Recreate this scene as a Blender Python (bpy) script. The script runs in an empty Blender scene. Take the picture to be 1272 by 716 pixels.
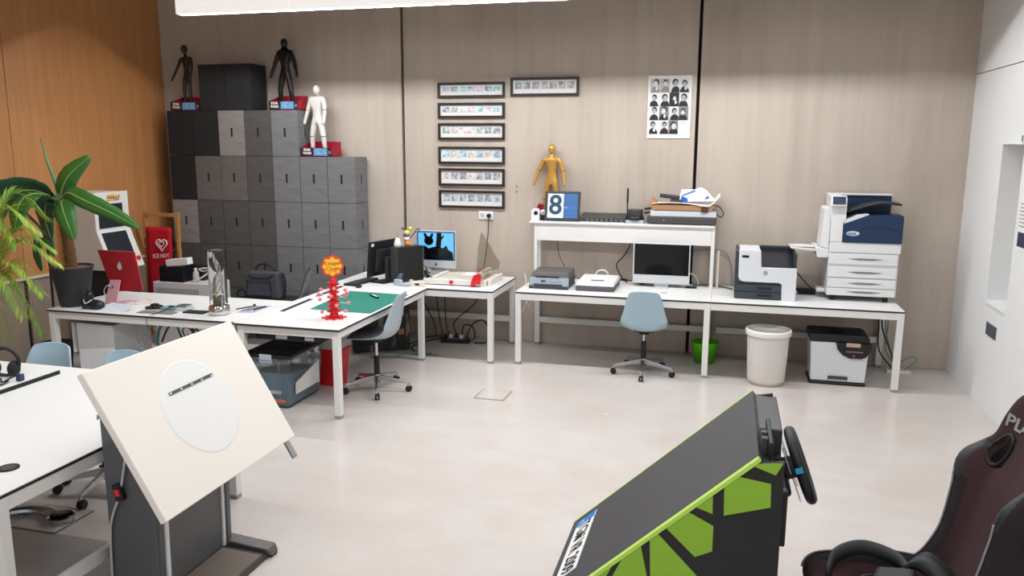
import bpy, bmesh, math, random
from mathutils import Vector, Matrix
random.seed(7)
S = bpy.context.scene
COL = S.collection
PI = math.pi

# ------------------------------------------------------------------ camera, world, light, exposure
F_PX, PITCH, YAW, ROLL, CAM_H = 997.954, .1787, .2592, .004, 2.1786
cam_data = bpy.data.cameras.new('camera')
cam_data.sensor_fit = 'HORIZONTAL'
cam_data.sensor_width = 36.0
cam_data.lens = 36.0 * F_PX / 1272.0
cam_data.clip_start = .05
cam = bpy.data.objects.new('camera', cam_data)
COL.objects.link(cam)
_f = Vector((-math.sin(YAW) * math.cos(PITCH), math.cos(YAW) * math.cos(PITCH), -math.sin(PITCH)))
_r = Vector((math.cos(YAW), math.sin(YAW), 0))
_u = _r.cross(_f)
_r2 = math.cos(ROLL) * _r + math.sin(ROLL) * _u
_u2 = math.cos(ROLL) * _u - math.sin(ROLL) * _r
_m = Matrix.Identity(4)
for i in range(3):
    _m[i][0], _m[i][1], _m[i][2] = _r2[i], _u2[i], -_f[i]
_m.translation = (0, 0, CAM_H)
cam.matrix_world = _m
S.camera = cam

world = bpy.data.worlds.new('ambient_fill')  # uniform ambient fill, added to enter through the open rear of the room
S.world = world
world.use_nodes = True
world.node_tree.nodes['Background'].inputs[0].default_value = (.93, .97, 1.0, 1)
world.node_tree.nodes['Background'].inputs[1].default_value = .8

S.view_settings.view_transform = 'Standard'
S.view_settings.look = 'None'
S.view_settings.gamma = 1.0
S.view_settings.use_curve_mapping = False
S.view_settings.exposure = 0.0
LAMP_WATTS = 71.0          # per metre run of one linear luminaire
LAMP_COLOR = (.96, .995, 1.03)

# ------------------------------------------------------------------ materials
MATS = {}
def lin(c):
    return tuple(((x / 255.0) / 12.92 if x / 255.0 <= .04045 else ((x / 255.0 + .055) / 1.055) ** 2.4) for x in c)

def mat(name, rgb, rough=.5, metal=0.0, var=.0, scale=8.0, stretch=(1, 1, 1), bump=0.0, bscale=None, trans=0.0, ior=1.45, spec=.5,
        alpha=1.0, emit=None, estr=1.0, coat=0.0, sheen=0.0):
    """principled material; rgb in sRGB 0..255, var = noise mottling of the colour, bump = fine relief"""
    if name in MATS:
        return MATS[name]
    m = bpy.data.materials.new(name)
    m.use_nodes = True
    nt = m.node_tree
    b = nt.nodes['Principled BSDF']
    c = lin(rgb)
    b.inputs['Base Color'].default_value = (*c, 1)
    b.inputs['Roughness'].default_value = rough
    b.inputs['Metallic'].default_value = metal
    b.inputs['IOR'].default_value = ior
    b.inputs['Specular IOR Level'].default_value = spec
    b.inputs['Transmission Weight'].default_value = trans
    b.inputs['Alpha'].default_value = alpha
    b.inputs['Coat Weight'].default_value = coat
    b.inputs['Sheen Weight'].default_value = sheen
    if emit:
        b.inputs['Emission Color'].default_value = (*lin(emit), 1)
        b.inputs['Emission Strength'].default_value = estr
    if var or bump:
        tc = nt.nodes.new('ShaderNodeTexCoord')
        mp = nt.nodes.new('ShaderNodeMapping')
        mp.inputs['Scale'].default_value = stretch
        nt.links.new(tc.outputs['Object'], mp.inputs['Vector'])
    if var:
        n = nt.nodes.new('ShaderNodeTexNoise')
        n.inputs['Scale'].default_value = scale
        n.inputs['Detail'].default_value = 5
        nt.links.new(mp.outputs[0], n.inputs['Vector'])
        mx = nt.nodes.new('ShaderNodeMix')
        mx.data_type = 'RGBA'
        mx.inputs[6].default_value = (*[x * (1 - var) for x in c], 1)
        mx.inputs[7].default_value = (*[min(1, x * (1 + var)) for x in c], 1)
        nt.links.new(n.outputs['Fac'], mx.inputs[0])
        nt.links.new(mx.outputs[2], b.inputs['Base Color'])
    if bump:
        n2 = nt.nodes.new('ShaderNodeTexNoise')
        n2.inputs['Scale'].default_value = bscale or scale * 4
        n2.inputs['Detail'].default_value = 4
        nt.links.new(mp.outputs[0], n2.inputs['Vector'])
        bp = nt.nodes.new('ShaderNodeBump')
        bp.inputs['Strength'].default_value = bump
        bp.inputs['Distance'].default_value = .01
        nt.links.new(n2.outputs['Fac'], bp.inputs['Height'])
        nt.links.new(bp.outputs[0], b.inputs['Normal'])
    MATS[name] = m
    return m

def mixn(nt, a, b, fac):
    mx = nt.nodes.new('ShaderNodeMix')
    mx.data_type = 'RGBA'
    for s, v in ((6, a), (7, b)):
        if isinstance(v, tuple):
            mx.inputs[s].default_value = (*v, 1)
        else:
            nt.links.new(v, mx.inputs[s])
    if isinstance(fac, float):
        mx.inputs[0].default_value = fac
    else:
        nt.links.new(fac, mx.inputs[0])
    return mx.outputs[2]

def noise(nt, vec, scale, stretch=(1, 1, 1), lo=.35, hi=.65, detail=6, rough=.55):
    mp = nt.nodes.new('ShaderNodeMapping')
    mp.inputs['Scale'].default_value = stretch
    nt.links.new(vec, mp.inputs['Vector'])
    n = nt.nodes.new('ShaderNodeTexNoise')
    n.inputs['Scale'].default_value = scale
    n.inputs['Detail'].default_value = detail
    n.inputs['Roughness'].default_value = rough
    nt.links.new(mp.outputs[0], n.inputs['Vector'])
    r = nt.nodes.new('ShaderNodeMapRange')
    r.inputs[1].default_value = lo
    r.inputs[2].default_value = hi
    nt.links.new(n.outputs['Fac'], r.inputs[0])
    return r.outputs[0]

def concrete_wall_mat():
    m = bpy.data.materials.new('board_marked_concrete')
    m.use_nodes = True
    nt = m.node_tree
    b = nt.nodes['Principled BSDF']
    g = nt.nodes.new('ShaderNodeNewGeometry').outputs['Position']
    big = noise(nt, g, .9, (1, 1, .6), .3, .7)
    streak = noise(nt, g, 2.6, (2.2, 1, .14), .42, .72)
    fine = noise(nt, g, 13, (2, 1, .12), .3, .75, 5)
    spots = noise(nt, g, 7, (1, 1, 1), .62, .75)
    c = mixn(nt, lin((196, 182, 169)), lin((180, 166, 153)), big)
    k = nt.nodes.new('ShaderNodeMath'); k.operation = 'MULTIPLY'; k.inputs[1].default_value = .5
    nt.links.new(streak, k.inputs[0])
    c = mixn(nt, c, lin((160, 146, 134)), k.outputs[0])
    k2 = nt.nodes.new('ShaderNodeMath'); k2.operation = 'MULTIPLY'; k2.inputs[1].default_value = .16
    nt.links.new(fine, k2.inputs[0])
    c = mixn(nt, c, lin((208, 198, 186)), k2.outputs[0])
    k3 = nt.nodes.new('ShaderNodeMath'); k3.operation = 'MULTIPLY'; k3.inputs[1].default_value = .2
    nt.links.new(spots, k3.inputs[0])
    c = mixn(nt, c, lin((214, 202, 188)), k3.outputs[0])
    nt.links.new(c, b.inputs['Base Color'])
    b.inputs['Roughness'].default_value = .7
    b.inputs['Specular IOR Level'].default_value = .3
    bp = nt.nodes.new('ShaderNodeBump'); bp.inputs['Strength'].default_value = .12; bp.inputs['Distance'].default_value = .01
    nt.links.new(fine, bp.inputs['Height']); nt.links.new(bp.outputs[0], b.inputs['Normal'])
    return m

def floor_mat():
    m = bpy.data.materials.new('polished_concrete')
    m.use_nodes = True
    nt = m.node_tree
    b = nt.nodes['Principled BSDF']
    g = nt.nodes.new('ShaderNodeNewGeometry').outputs['Position']
    big = noise(nt, g, .8, (1, 1, 1), .32, .68)
    med = noise(nt, g, 2.6, (1, 1.5, 1), .38, .80, 5, .55)
    fine = noise(nt, g, 9, (1, 1, 1), .3, .8, 4)
    c = mixn(nt, lin((206, 200, 195)), lin((196, 184, 176)), big)
    k = nt.nodes.new('ShaderNodeMath'); k.operation = 'MULTIPLY'; k.inputs[1].default_value = .45
    nt.links.new(med, k.inputs[0])
    c = mixn(nt, c, lin((188, 170, 159)), k.outputs[0])
    k2 = nt.nodes.new('ShaderNodeMath'); k2.operation = 'MULTIPLY'; k2.inputs[1].default_value = .25
    nt.links.new(fine, k2.inputs[0])
    c = mixn(nt, c, lin((201, 198, 195)), k2.outputs[0])
    nt.links.new(c, b.inputs['Base Color'])
    r = nt.nodes.new('ShaderNodeMapRange')
    r.inputs[3].default_value = .17; r.inputs[4].default_value = .30
    nt.links.new(med, r.inputs[0]); nt.links.new(r.outputs[0], b.inputs['Roughness'])
    b.inputs['Specular IOR Level'].default_value = .45
    return m

def wood_mat(name, a, b_, c_, axis='z', rough=.5, scale=7):
    m = bpy.data.materials.new(name)
    m.use_nodes = True
    nt = m.node_tree
    b = nt.nodes['Principled BSDF']
    g = nt.nodes.new('ShaderNodeNewGeometry').outputs['Position']
    st = {'z': (2.2, 2.2, .07), 'x': (.07, 2.2, 2.2)}[axis]
    n1 = noise(nt, g, scale, st, .3, .7, 6)
    n2 = noise(nt, g, scale * 5, st, .35, .7, 3)
    c = mixn(nt, lin(a), lin(b_), n1)
    k = nt.nodes.new('ShaderNodeMath'); k.operation = 'MULTIPLY'; k.inputs[1].default_value = .4
    nt.links.new(n2, k.inputs[0])
    c = mixn(nt, c, lin(c_), k.outputs[0])
    nt.links.new(c, b.inputs['Base Color'])
    b.inputs['Roughness'].default_value = rough
    MATS[name] = m
    return m

def photo_mat():
    """abstract landscape-like print; each photograph carries its own tint, seed and contrast as properties"""
    m = bpy.data.materials.new('instant_photo_print')
    m.use_nodes = True
    nt = m.node_tree
    b = nt.nodes['Principled BSDF']
    tc = nt.nodes.new('ShaderNodeTexCoord').outputs['Object']
    at = nt.nodes.new('ShaderNodeAttribute'); at.attribute_type = 'OBJECT'; at.attribute_name = 'tint'
    se = nt.nodes.new('ShaderNodeAttribute'); se.attribute_type = 'OBJECT'; se.attribute_name = 'seed'
    n = nt.nodes.new('ShaderNodeTexNoise'); n.noise_dimensions = '4D'
    n.inputs['Scale'].default_value = 26; n.inputs['Detail'].default_value = 4
    nt.links.new(tc, n.inputs['Vector']); nt.links.new(se.outputs['Fac'], n.inputs['W'])
    r = nt.nodes.new('ShaderNodeValToRGB')
    r.color_ramp.elements[0].position = .40; r.color_ramp.elements[0].color = (.03, .035, .05, 1)
    r.color_ramp.elements[1].position = .60; r.color_ramp.elements[1].color = (.82, .82, .84, 1)
    nt.links.new(n.outputs['Fac'], r.inputs[0])
    c = mixn(nt, r.outputs[0], at.outputs['Color'], .56)
    nt.links.new(c, b.inputs['Base Color'])
    b.inputs['Roughness'].default_value = .45
    return m

WHITE = mat('white_laminate', (226, 224, 221), .38)
WMETAL = mat('white_powdercoat', (224, 222, 218), .42)
BLACKEDGE = mat('black_core_edge', (32, 29, 30), .5)
FOOT = mat('grey_plastic_foot', (150, 150, 150), .5)
BLK = mat('black_plastic', (24, 24, 26), .45, var=.1)
BLKM = mat('matte_black', (30, 30, 32), .75)
DGR = mat('dark_grey_plastic', (62, 62, 66), .5)
GRY = mat('mid_grey_plastic', (120, 122, 126), .45)
LGR = mat('light_grey_plastic', (186, 188, 190), .45)
CHROME = mat('polished_aluminium', (200, 200, 202), .18, 1.0)
ALU = mat('brushed_aluminium', (188, 190, 194), .34, 1.0)
WPL = mat('white_plastic', (228, 228, 228), .4)
CREAM = mat('cream_plastic', (222, 212, 196), .5)
BLUECH = mat('ice_blue_shell_plastic', (164, 189, 202), .42)
GREYCH = mat('pale_grey_shell_plastic', (166, 176, 182), .42)
DKCH = mat('charcoal_shell_plastic', (88, 90, 96), .45)
RED = mat('bright_red_plastic', (214, 32, 42), .4)
DRED = mat('crimson_card', (150, 16, 34), .55)
NAVY = mat('navy_plastic', (22, 46, 78), .38)
DNAVY = mat('dark_navy_plastic', (28, 33, 41), .4)
SLATE = mat('slate_plastic', (56, 62, 70), .45)
GREENW = mat('lime_vinyl', (140, 184, 50), .45)
LIME = mat('lime_edge', (186, 222, 96), .4)
GREENBIN = mat('green_bin_plastic', (96, 200, 20), .4)
BLKCARD = mat('black_board_panel', (34, 33, 35), .55, var=.15, scale=5)
HOODM = mat('charcoal_scuffed_board', (66, 65, 68), .5, var=.22, scale=4, bump=.05)
GLASS = mat('clear_glass', (250, 252, 252), .03, trans=1.0, ior=1.12)
CLEARPL = mat('clear_storage_plastic', (225, 235, 240), .12, trans=.92, ior=1.1)
SMOKE = mat('smoked_acrylic', (200, 194, 184), .08, trans=.9, ior=1.02)
SCREEN = mat('black_screen_glass', (8, 9, 12), .12)
GMAT = mat('green_cutting_mat', (36, 122, 104), .6, var=.08, scale=3)
CONC = concrete_wall_mat()
FLOORM = floor_mat()
WOODP = wood_mat('amber_wood_veneer', (198, 139, 86), (184, 124, 72), (162, 105, 60))
WOODD = wood_mat('beech_slats', (196, 138, 82), (180, 120, 66), (150, 96, 50), scale=9)
WALLW = mat('white_wall_panel', (228, 228, 227), .6, var=.02, scale=3, stretch=(1, 6, .3))
PLINTH = mat('warm_grey_plinth_slab', (146, 130, 114), .7, var=.08, scale=3)
DARKGAP = mat('dark_joint', (40, 36, 34), .9)
CEIL = mat('grey_ceiling', (150, 146, 140), .8)
PHOTO = photo_mat()
SOIL = mat('reddish_clay_granules', (150, 84, 54), .9, var=.4, scale=40, bump=.6)
LEAF = mat('banana_leaf_green', (58, 112, 48), .4, var=.25, scale=5)
LEAFD = mat('dark_banana_leaf', (38, 84, 60), .38, var=.25, scale=5)
TRUNK = mat('fibrous_brown_trunk', (104, 72, 44), .9, var=.5, scale=24, stretch=(1, 1, .4), bump=.6)
PALM = mat('palm_leaf_green', (118, 164, 56), .5, var=.25, scale=4)
PALMY = mat('yellowing_palm_leaf', (172, 184, 72), .5, var=.2, scale=4)
SUEDE = mat('burgundy_black_suede', (62, 38, 40), .95, var=.45, scale=5, bump=.15)
SUEDED = mat('black_suede', (40, 33, 36), .95, var=.2, scale=4)
LEATHER = mat('black_leatherette', (44, 48, 52), .5)
STITCH = mat('grey_piping', (150, 146, 148), .6)
PINK = mat('pink_lollipop', (238, 130, 140), .4)
PAPER = mat('white_paper', (232, 230, 226), .7)
BLUEINK = mat('royal_blue_print', (30, 96, 190), .5)
PLATEBLUE = mat('plate_blue', (20, 120, 205), .4)
INK = mat('black_print', (22, 22, 24), .6)
INKW = mat('white_print', (236, 234, 232), .6)
GOLD = mat('satin_gold', (200, 152, 74), .36, .45)
BRONZE = mat('dark_gunmetal', (52, 48, 46), .4, .3)
FIGBLK = mat('gloss_black_toy', (18, 18, 20), .3)
FIGWHT = mat('gloss_white_toy', (226, 222, 214), .35)
CARD = mat('brown_cardboard', (178, 132, 96), .8)
TEAL = mat('teal_cable', (40, 130, 116), .5)
WCABLE = mat('white_cable', (222, 220, 214), .5)

# ------------------------------------------------------------------ mesh building
ORG = {}
class MB:
    """collects faces; build() links them as one mesh object"""
    def __init__(s):
        s.v = []; s.f = []; s.mi = []; s.m = 0
    def add(s, vs, fs):
        o = len(s.v)
        s.v += [tuple(p) for p in vs]
        for f in fs:
            s.f.append([i + o for i in f]); s.mi.append(s.m)
        return s
    def box(s, x0, x1, y0, y1, z0, z1):
        return s.add([(x0, y0, z0), (x1, y0, z0), (x1, y1, z0), (x0, y1, z0), (x0, y0, z1), (x1, y0, z1), (x1, y1, z1), (x0, y1, z1)],
                     [(0, 3, 2, 1), (4, 5, 6, 7), (0, 1, 5, 4), (1, 2, 6, 5), (2, 3, 7, 6), (3, 0, 4, 7)])
    def hexa(s, b, t):
        return s.add(list(b) + list(t), [(0, 3, 2, 1), (4, 5, 6, 7), (0, 1, 5, 4), (1, 2, 6, 5), (2, 3, 7, 6), (3, 0, 4, 7)])
    def obox(s, c, hx, hy, hz, ax=(1, 0, 0), ay=(0, 1, 0), az=(0, 0, 1)):
        c, ax, ay, az = Vector(c), Vector(ax), Vector(ay), Vector(az)
        p = lambda i, j, k: c + ax * hx * i + ay * hy * j + az * hz * k
        return s.hexa([p(-1, -1, -1), p(1, -1, -1), p(1, 1, -1), p(-1, 1, -1)], [p(-1, -1, 1), p(1, -1, 1), p(1, 1, 1), p(-1, 1, 1)])
    def prism(s, poly, vec):
        n = len(poly); vec = Vector(vec)
        a = [Vector(p) for p in poly]
        return s.add(a + [p + vec for p in a], [list(range(n))[::-1], list(range(n, 2 * n))] + [(i, (i + 1) % n, n + (i + 1) % n, n + i) for i in range(n)])
    def poly(s, pts):
        return s.add(pts, [list(range(len(pts)))])
    def cyl(s, p0, p1, r0, r1=None, n=12, caps=True):
        r1 = r0 if r1 is None else r1
        p0, p1 = Vector(p0), Vector(p1)
        d = (p1 - p0).normalized()
        a = d.orthogonal().normalized(); b = d.cross(a)
        vs = []
        for p, r in ((p0, r0), (p1, r1)):
            vs += [p + a * r * math.cos(2 * PI * i / n) + b * r * math.sin(2 * PI * i / n) for i in range(n)]
        fs = [(i, (i + 1) % n, n + (i + 1) % n, n + i) for i in range(n)]
        if caps:
            fs += [list(range(n))[::-1], list(range(n, 2 * n))]
        return s.add(vs, fs)
    def tube(s, pts, r, n=6):
        pts = [Vector(p) for p in pts]
        vs, fs = [], []
        prev = None
        for i, p in enumerate(pts):
            d = (pts[min(i + 1, len(pts) - 1)] - pts[max(i - 1, 0)])
            d = d.normalized() if d.length > 1e-9 else Vector((0, 0, 1))
            if prev is None:
                a = d.orthogonal().normalized()
            else:
                a = prev - d * prev.dot(d)
                a = a.normalized() if a.length > 1e-6 else d.orthogonal().normalized()
            prev = a
            b = d.cross(a)
            rr = r[i] if isinstance(r, (list, tuple)) else r
            vs += [p + a * rr * math.cos(2 * PI * k / n) + b * rr * math.sin(2 * PI * k / n) for k in range(n)]
        for i in range(len(pts) - 1):
            for k in range(n):
                fs.append((i * n + k, i * n + (k + 1) % n, (i + 1) * n + (k + 1) % n, (i + 1) * n + k))
        fs += [list(range(n))[::-1], list(range(len(vs) - n, len(vs)))]
        return s.add(vs, fs)
    def lathe(s, prof, c=(0, 0, 0), n=20, caps=True):
        vs, fs = [], []
        for r, z in prof:
            vs += [(c[0] + r * math.cos(2 * PI * k / n), c[1] + r * math.sin(2 * PI * k / n), c[2] + z) for k in range(n)]
        for i in range(len(prof) - 1):
            for k in range(n):
                fs.append((i * n + k, i * n + (k + 1) % n, (i + 1) * n + (k + 1) % n, (i + 1) * n + k))
        if caps:
            fs += [list(range(n))[::-1], list(range(len(vs) - n, len(vs)))]
        return s.add(vs, fs)
    def ball(s, c, rx, ry=None, rz=None, n=12, m=8):
        ry = ry or rx; rz = rz or rx
        vs = [(c[0], c[1], c[2] - rz)]
        for i in range(1, m):
            t = -PI / 2 + PI * i / m
            vs += [(c[0] + rx * math.cos(t) * math.cos(2 * PI * k / n), c[1] + ry * math.cos(t) * math.sin(2 * PI * k / n), c[2] + rz * math.sin(t)) for k in range(n)]
        vs.append((c[0], c[1], c[2] + rz))
        fs = [(0, 1 + (k + 1) % n, 1 + k) for k in range(n)]
        for i in range(m - 2):
            for k in range(n):
                a = 1 + i * n
                fs.append((a + k, a + (k + 1) % n, a + n + (k + 1) % n, a + n + k))
        a = 1 + (m - 2) * n
        fs += [(a + k, a + (k + 1) % n, len(vs) - 1) for k in range(n)]
        return s.add(vs, fs)
    def torus(s, c, R, r, ax=(1, 0, 0), ay=(0, 1, 0), n=32, k=10, flat=1.0):
        ax, ay = Vector(ax).normalized(), Vector(ay).normalized()
        az = ax.cross(ay); c = Vector(c)
        vs, fs = [], []
        for i in range(n):
            t = 2 * PI * i / n
            d = ax * math.cos(t) + ay * math.sin(t)
            for j in range(k):
                u = 2 * PI * j / k
                vs.append(c + d * (R + r * math.cos(u) * flat) + az * r * math.sin(u))
        for i in range(n):
            for j in range(k):
                fs.append((i * k + j, ((i + 1) % n) * k + j, ((i + 1) % n) * k + (j + 1) % k, i * k + (j + 1) % k))
        return s.add(vs, fs)
    def grid(s, fn, nu, nv, skip=()):
        vs = [fn(i / nu, j / nv) for i in range(nu + 1) for j in range(nv + 1)]
        fs = [(i * (nv + 1) + j, (i + 1) * (nv + 1) + j, (i + 1) * (nv + 1) + j + 1, i * (nv + 1) + j + 1)
              for i in range(nu) for j in range(nv) if (i, j) not in skip]
        return s.add(vs, fs)
    def build(s, name, m, parent=None, bevel=0, smooth=False, solid=0, subsurf=0, loc=None, seg=2):
        me = bpy.data.meshes.new(name)
        org = Vector((0, 0, 0))
        if parent is not None:
            org = ORG.get(parent, Vector((0, 0, 0)))
        elif loc is not None:
            org = Vector(loc)
        me.from_pydata([Vector(p) - org for p in s.v], [], s.f)
        ms = m if isinstance(m, (list, tuple)) else [m]
        for x in ms:
            me.materials.append(x)
        if len(ms) > 1:
            me.polygons.foreach_set('material_index', s.mi)
        if smooth:
            me.polygons.foreach_set('use_smooth', [True] * len(me.polygons))
        bm = bmesh.new(); bm.from_mesh(me)
        bmesh.ops.recalc_face_normals(bm, faces=bm.faces)
        bm.to_mesh(me); bm.free()
        me.update()
        o = bpy.data.objects.new(name, me)
        COL.objects.link(o)
        if parent is not None:
            o.parent = parent
        elif loc is not None:
            o.location = loc
        ORG[o] = org
        if solid:
            md = o.modifiers.new('solid', 'SOLIDIFY'); md.thickness = solid; md.offset = 0
        if subsurf:
            md = o.modifiers.new('sub', 'SUBSURF'); md.levels = md.render_levels = subsurf
        if bevel:
            md = o.modifiers.new('bevel', 'BEVEL'); md.width = bevel; md.segments = seg; md.limit_method = 'ANGLE'; md.angle_limit = math.radians(38)
        return o

def tag(o, label=None, cat=None, group=None, kind=None):
    if label: o['label'] = label
    if cat: o['category'] = cat
    if group: o['group'] = group
    if kind: o['kind'] = kind
    return o

def thing(name, label, cat, loc=(0, 0, 0), rotz=0, group=None, local=False):
    """an Empty at the thing's base; local=False: its parts are written in world coordinates"""
    o = bpy.data.objects.new(name, None)
    o.empty_display_size = .1
    COL.objects.link(o)
    o.location = loc
    o.rotation_euler = (0, 0, rotz)
    ORG[o] = Vector((0, 0, 0)) if local else Vector(loc)
    return tag(o, label, cat, group)

def dup(root, loc, rotz, label=None, group=None):
    r = root.copy(); COL.objects.link(r); r.location = loc; r.rotation_euler = (0, 0, rotz)
    if label: r['label'] = label
    if group: r['group'] = group
    for ch in list(root.children):
        c = ch.copy(); COL.objects.link(c); c.parent = r
        for g in list(ch.children):
            d = g.copy(); COL.objects.link(d); d.parent = c
    return r

def struct(o):
    o['kind'] = 'structure'
    return o

def text(name, body, size, m, parent, origin, xd, yd, ext=.0008, align='CENTER', loc=None, squash=1.0, bold=0.0):
    cu = bpy.data.curves.new(name, 'FONT')
    cu.body = body; cu.size = size; cu.extrude = ext; cu.align_x = align; cu.align_y = 'CENTER'; cu.resolution_u = 3
    cu.offset = bold
    t = bpy.data.objects.new(name, cu)
    COL.objects.link(t)
    dg = bpy.context.evaluated_depsgraph_get()
    me = bpy.data.meshes.new_from_object(t.evaluated_get(dg))
    bpy.data.objects.remove(t)
    me.name = name
    xd = Vector(xd).normalized(); yd = Vector(yd).normalized(); zd = xd.cross(yd)
    org = ORG.get(parent, Vector((0, 0, 0))) if parent is not None else Vector(loc or (0, 0, 0))
    for v in me.vertices:
        v.co = Vector(origin) + xd * v.co.x * squash + yd * v.co.y + zd * v.co.z - org
    me.materials.clear(); me.materials.append(m)
    o = bpy.data.objects.new(name, me)
    COL.objects.link(o)
    if parent is not None: o.parent = parent
    ORG[o] = org
    return o

def curve_pts(ctrl, n=8):
    """Catmull-Rom through control points"""
    P = [Vector(p) for p in ctrl]
    P = [P[0] * 2 - P[1]] + P + [P[-1] * 2 - P[-2]]
    out = []
    for i in range(1, len(P) - 2):
        for k in range(n):
            t = k / n
            a, b, c, d = P[i - 1], P[i], P[i + 1], P[i + 2]
            out.append(.5 * ((2 * b) + (c - a) * t + (2 * a - 5 * b + 4 * c - d) * t * t + (3 * b - a - 3 * c + d) * t ** 3))
    out.append(P[-2])
    return out

def cable(label, ctrl, r, m, n=8, group=None, name='cable'):
    pts = curve_pts(ctrl, n)
    o = MB().tube(pts, r, 6).build(name, m, None, smooth=True, loc=ctrl[0])
    return tag(o, label, 'cable', group)

# ------------------------------------------------------------------ the room
WY, XL, XR, CZ = 8.444, -6.54, 2.165, 4.25     # back wall, left wall, right wall, ceiling
YF = -3.2
fl = struct(MB().box(XL - .3, XR + .6, YF, WY + .3, -.12, 0).build('floor', FLOORM))
struct(MB().box(XL - .3, XR + .6, YF, WY + .3, CZ, CZ + .1).build('ceiling', CEIL))
J1, J2, JW = -3.491, -.323, .016
wb = struct(MB().box(XL - .3, XR + .6, WY + .08, WY + .3, 0, CZ).build('wall_back', DARKGAP))
for a, b in ((XL - .3, J1 - JW), (J1 + JW, J2 - JW), (J2 + JW, XR + .6)):
    MB().box(a, b, WY, WY + .08, 0, CZ).build('concrete_panel', CONC, wb, bevel=.006)
# imprint rings and small anchors in the concrete
MB().torus((2.02, WY, .33), .04, .004, (1, 0, 0), (0, 0, 1), 20, 6).build('form_tie_ring', CONC, wb)
for z in (1.72, 1.66):
    MB().cyl((-2.19, WY + .002, z), (-2.19, WY - .006, z), .012, n=10).build('anchor_hole', mat('anchor_grey', (140, 130, 120), .6), wb)
# left wall: amber veneer above a stone-coloured plinth
wl = struct(MB().box(XL - .3, XL - .03, YF, WY, 0, CZ).build('wall_left', DARKGAP))
ys = [YF, -1.0, 1.4, 3.8, 6.23, WY]
for i in range(5):
    MB().box(XL - .03, XL, ys[i] + .003, ys[i + 1] - .003, .875, CZ).build('veneer_panel', WOODP, wl, bevel=.002)
for i in range(5):
    MB().box(XL - .03, XL - .006, ys[i] + .022, ys[i + 1] - .022, 0.0, .85).build('plinth_slab', PLINTH, wl, bevel=.004)
struct(MB().box(XL - .03, XL + .02, YF, WY, .85, .875).build('trim_1', mat('cream_ledge', (212, 200, 182), .5)))
# right wall: white panels with a recess
wr = struct(MB().box(XR + .32, XR + .6, YF, WY, 0, CZ).build('wall_right', WALLW))
NY0, NY1, NZ0, NZ1, SEAM = 6.97, 7.475, .885, 2.19, 2.815
for (y0, y1, z0, z1) in ((YF, WY, SEAM + .004, CZ), (YF, NY0, 0, SEAM - .004), (NY1, WY, 0, SEAM - .004), (NY0, NY1, 0, NZ0), (NY0, NY1, NZ1, SEAM - .004)):
    MB().box(XR, XR + .32, y0, y1, z0, z1).build('wall_panel', WALLW, wr)
struct(MB().box(XR + .01, XR + .32, YF, WY, SEAM - .004, SEAM + .004).build('trim_2', DARKGAP))
struct(MB().box(XR - .012, XR + .3, NY0 + .001, NY1 - .001, NZ0 - .02, NZ0 + .006).build('trim_3', WALLW, bevel=.004))
struct(MB().box(XR - .015, XR + .3, NY0, NY1 + .01, NZ1 - .006, NZ1 + .012).build('trim_4', WALLW))

# linear luminaires hung in rows
def luminaire(x0, x1, y, z, label, power=1.0):
    t = thing('linear_luminaire', label, 'ceiling light', ((x0 + x1) / 2, y, CZ), group='hanging linear ceiling lights')
    mb = MB(); w = .05; h = .20
    mb.box(x0, x1, y - w, y - w + .012, z, z + h).box(x0, x1, y + w - .012, y + w, z, z + h)
    mb.box(x0, x1, y - w, y + w, z + h - .012, z + h)
    mb.box(x0, x0 + .012, y - w, y + w, z, z + h).box(x1 - .012, x1, y - w, y + w, z, z + h)
    mb.build('housing', mat('white_luminaire_body', (236, 236, 234), .5), t)
    MB().box(x0 + .02, x1 - .02, y - .034, y + .034, z + .024, z + .028).build('diffuser', mat('lit_diffuser', (255, 250, 240), .6, emit=(255, 250, 240), estr=1.5), t)
    k = int((x1 - x0) / 1.5) + 1
    for i in range(k + 1):
        x = x0 + .1 + (x1 - x0 - .2) * i / k
        MB().cyl((x, y, z + h), (x, y, CZ), .004, n=6).build('suspension_wire', CHROME, t)
    xs = [x0] + [x0 + 1.225 * i for i in range(1, 6)] + [x1]
    for xa, xb in zip(xs, xs[1:]):
        MB().box(xa + .002, xb - .002, y - w - .006, y - w - .001, z + .001, z + h).build('opal_side', mat('glowing_opal', (240, 240, 238), .5, emit=(255, 252, 248), estr=.62), t)
    ld = bpy.data.lights.new('lamp_tube', 'AREA')
    ld.shape = 'RECTANGLE'; ld.size = x1 - x0 - .1; ld.size_y = .014
    ld.energy = LAMP_WATTS * power * (x1 - x0) / 4.0
    ld.color = LAMP_COLOR; ld.spread = math.radians(180)
    lo = bpy.data.objects.new('lamp_tube', ld); COL.objects.link(lo)
    lo.parent = t
    lo.location = Vector(((x0 + x1) / 2, y, z + .0175)) - ORG[t]
    return t
luminaire(-5.225, 1.45, 7.05, 3.389, 'white hanging linear ceiling light at the top edge above the dark boxes', 1.32)
luminaire(-5.3, 1.45, 4.4, 3.389, 'middle hanging linear ceiling light out of view above the front desks', .92)
luminaire(-5.3, 1.45, 1.6, 3.389, 'rear hanging linear ceiling light out of view above the camera', .72)

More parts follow.
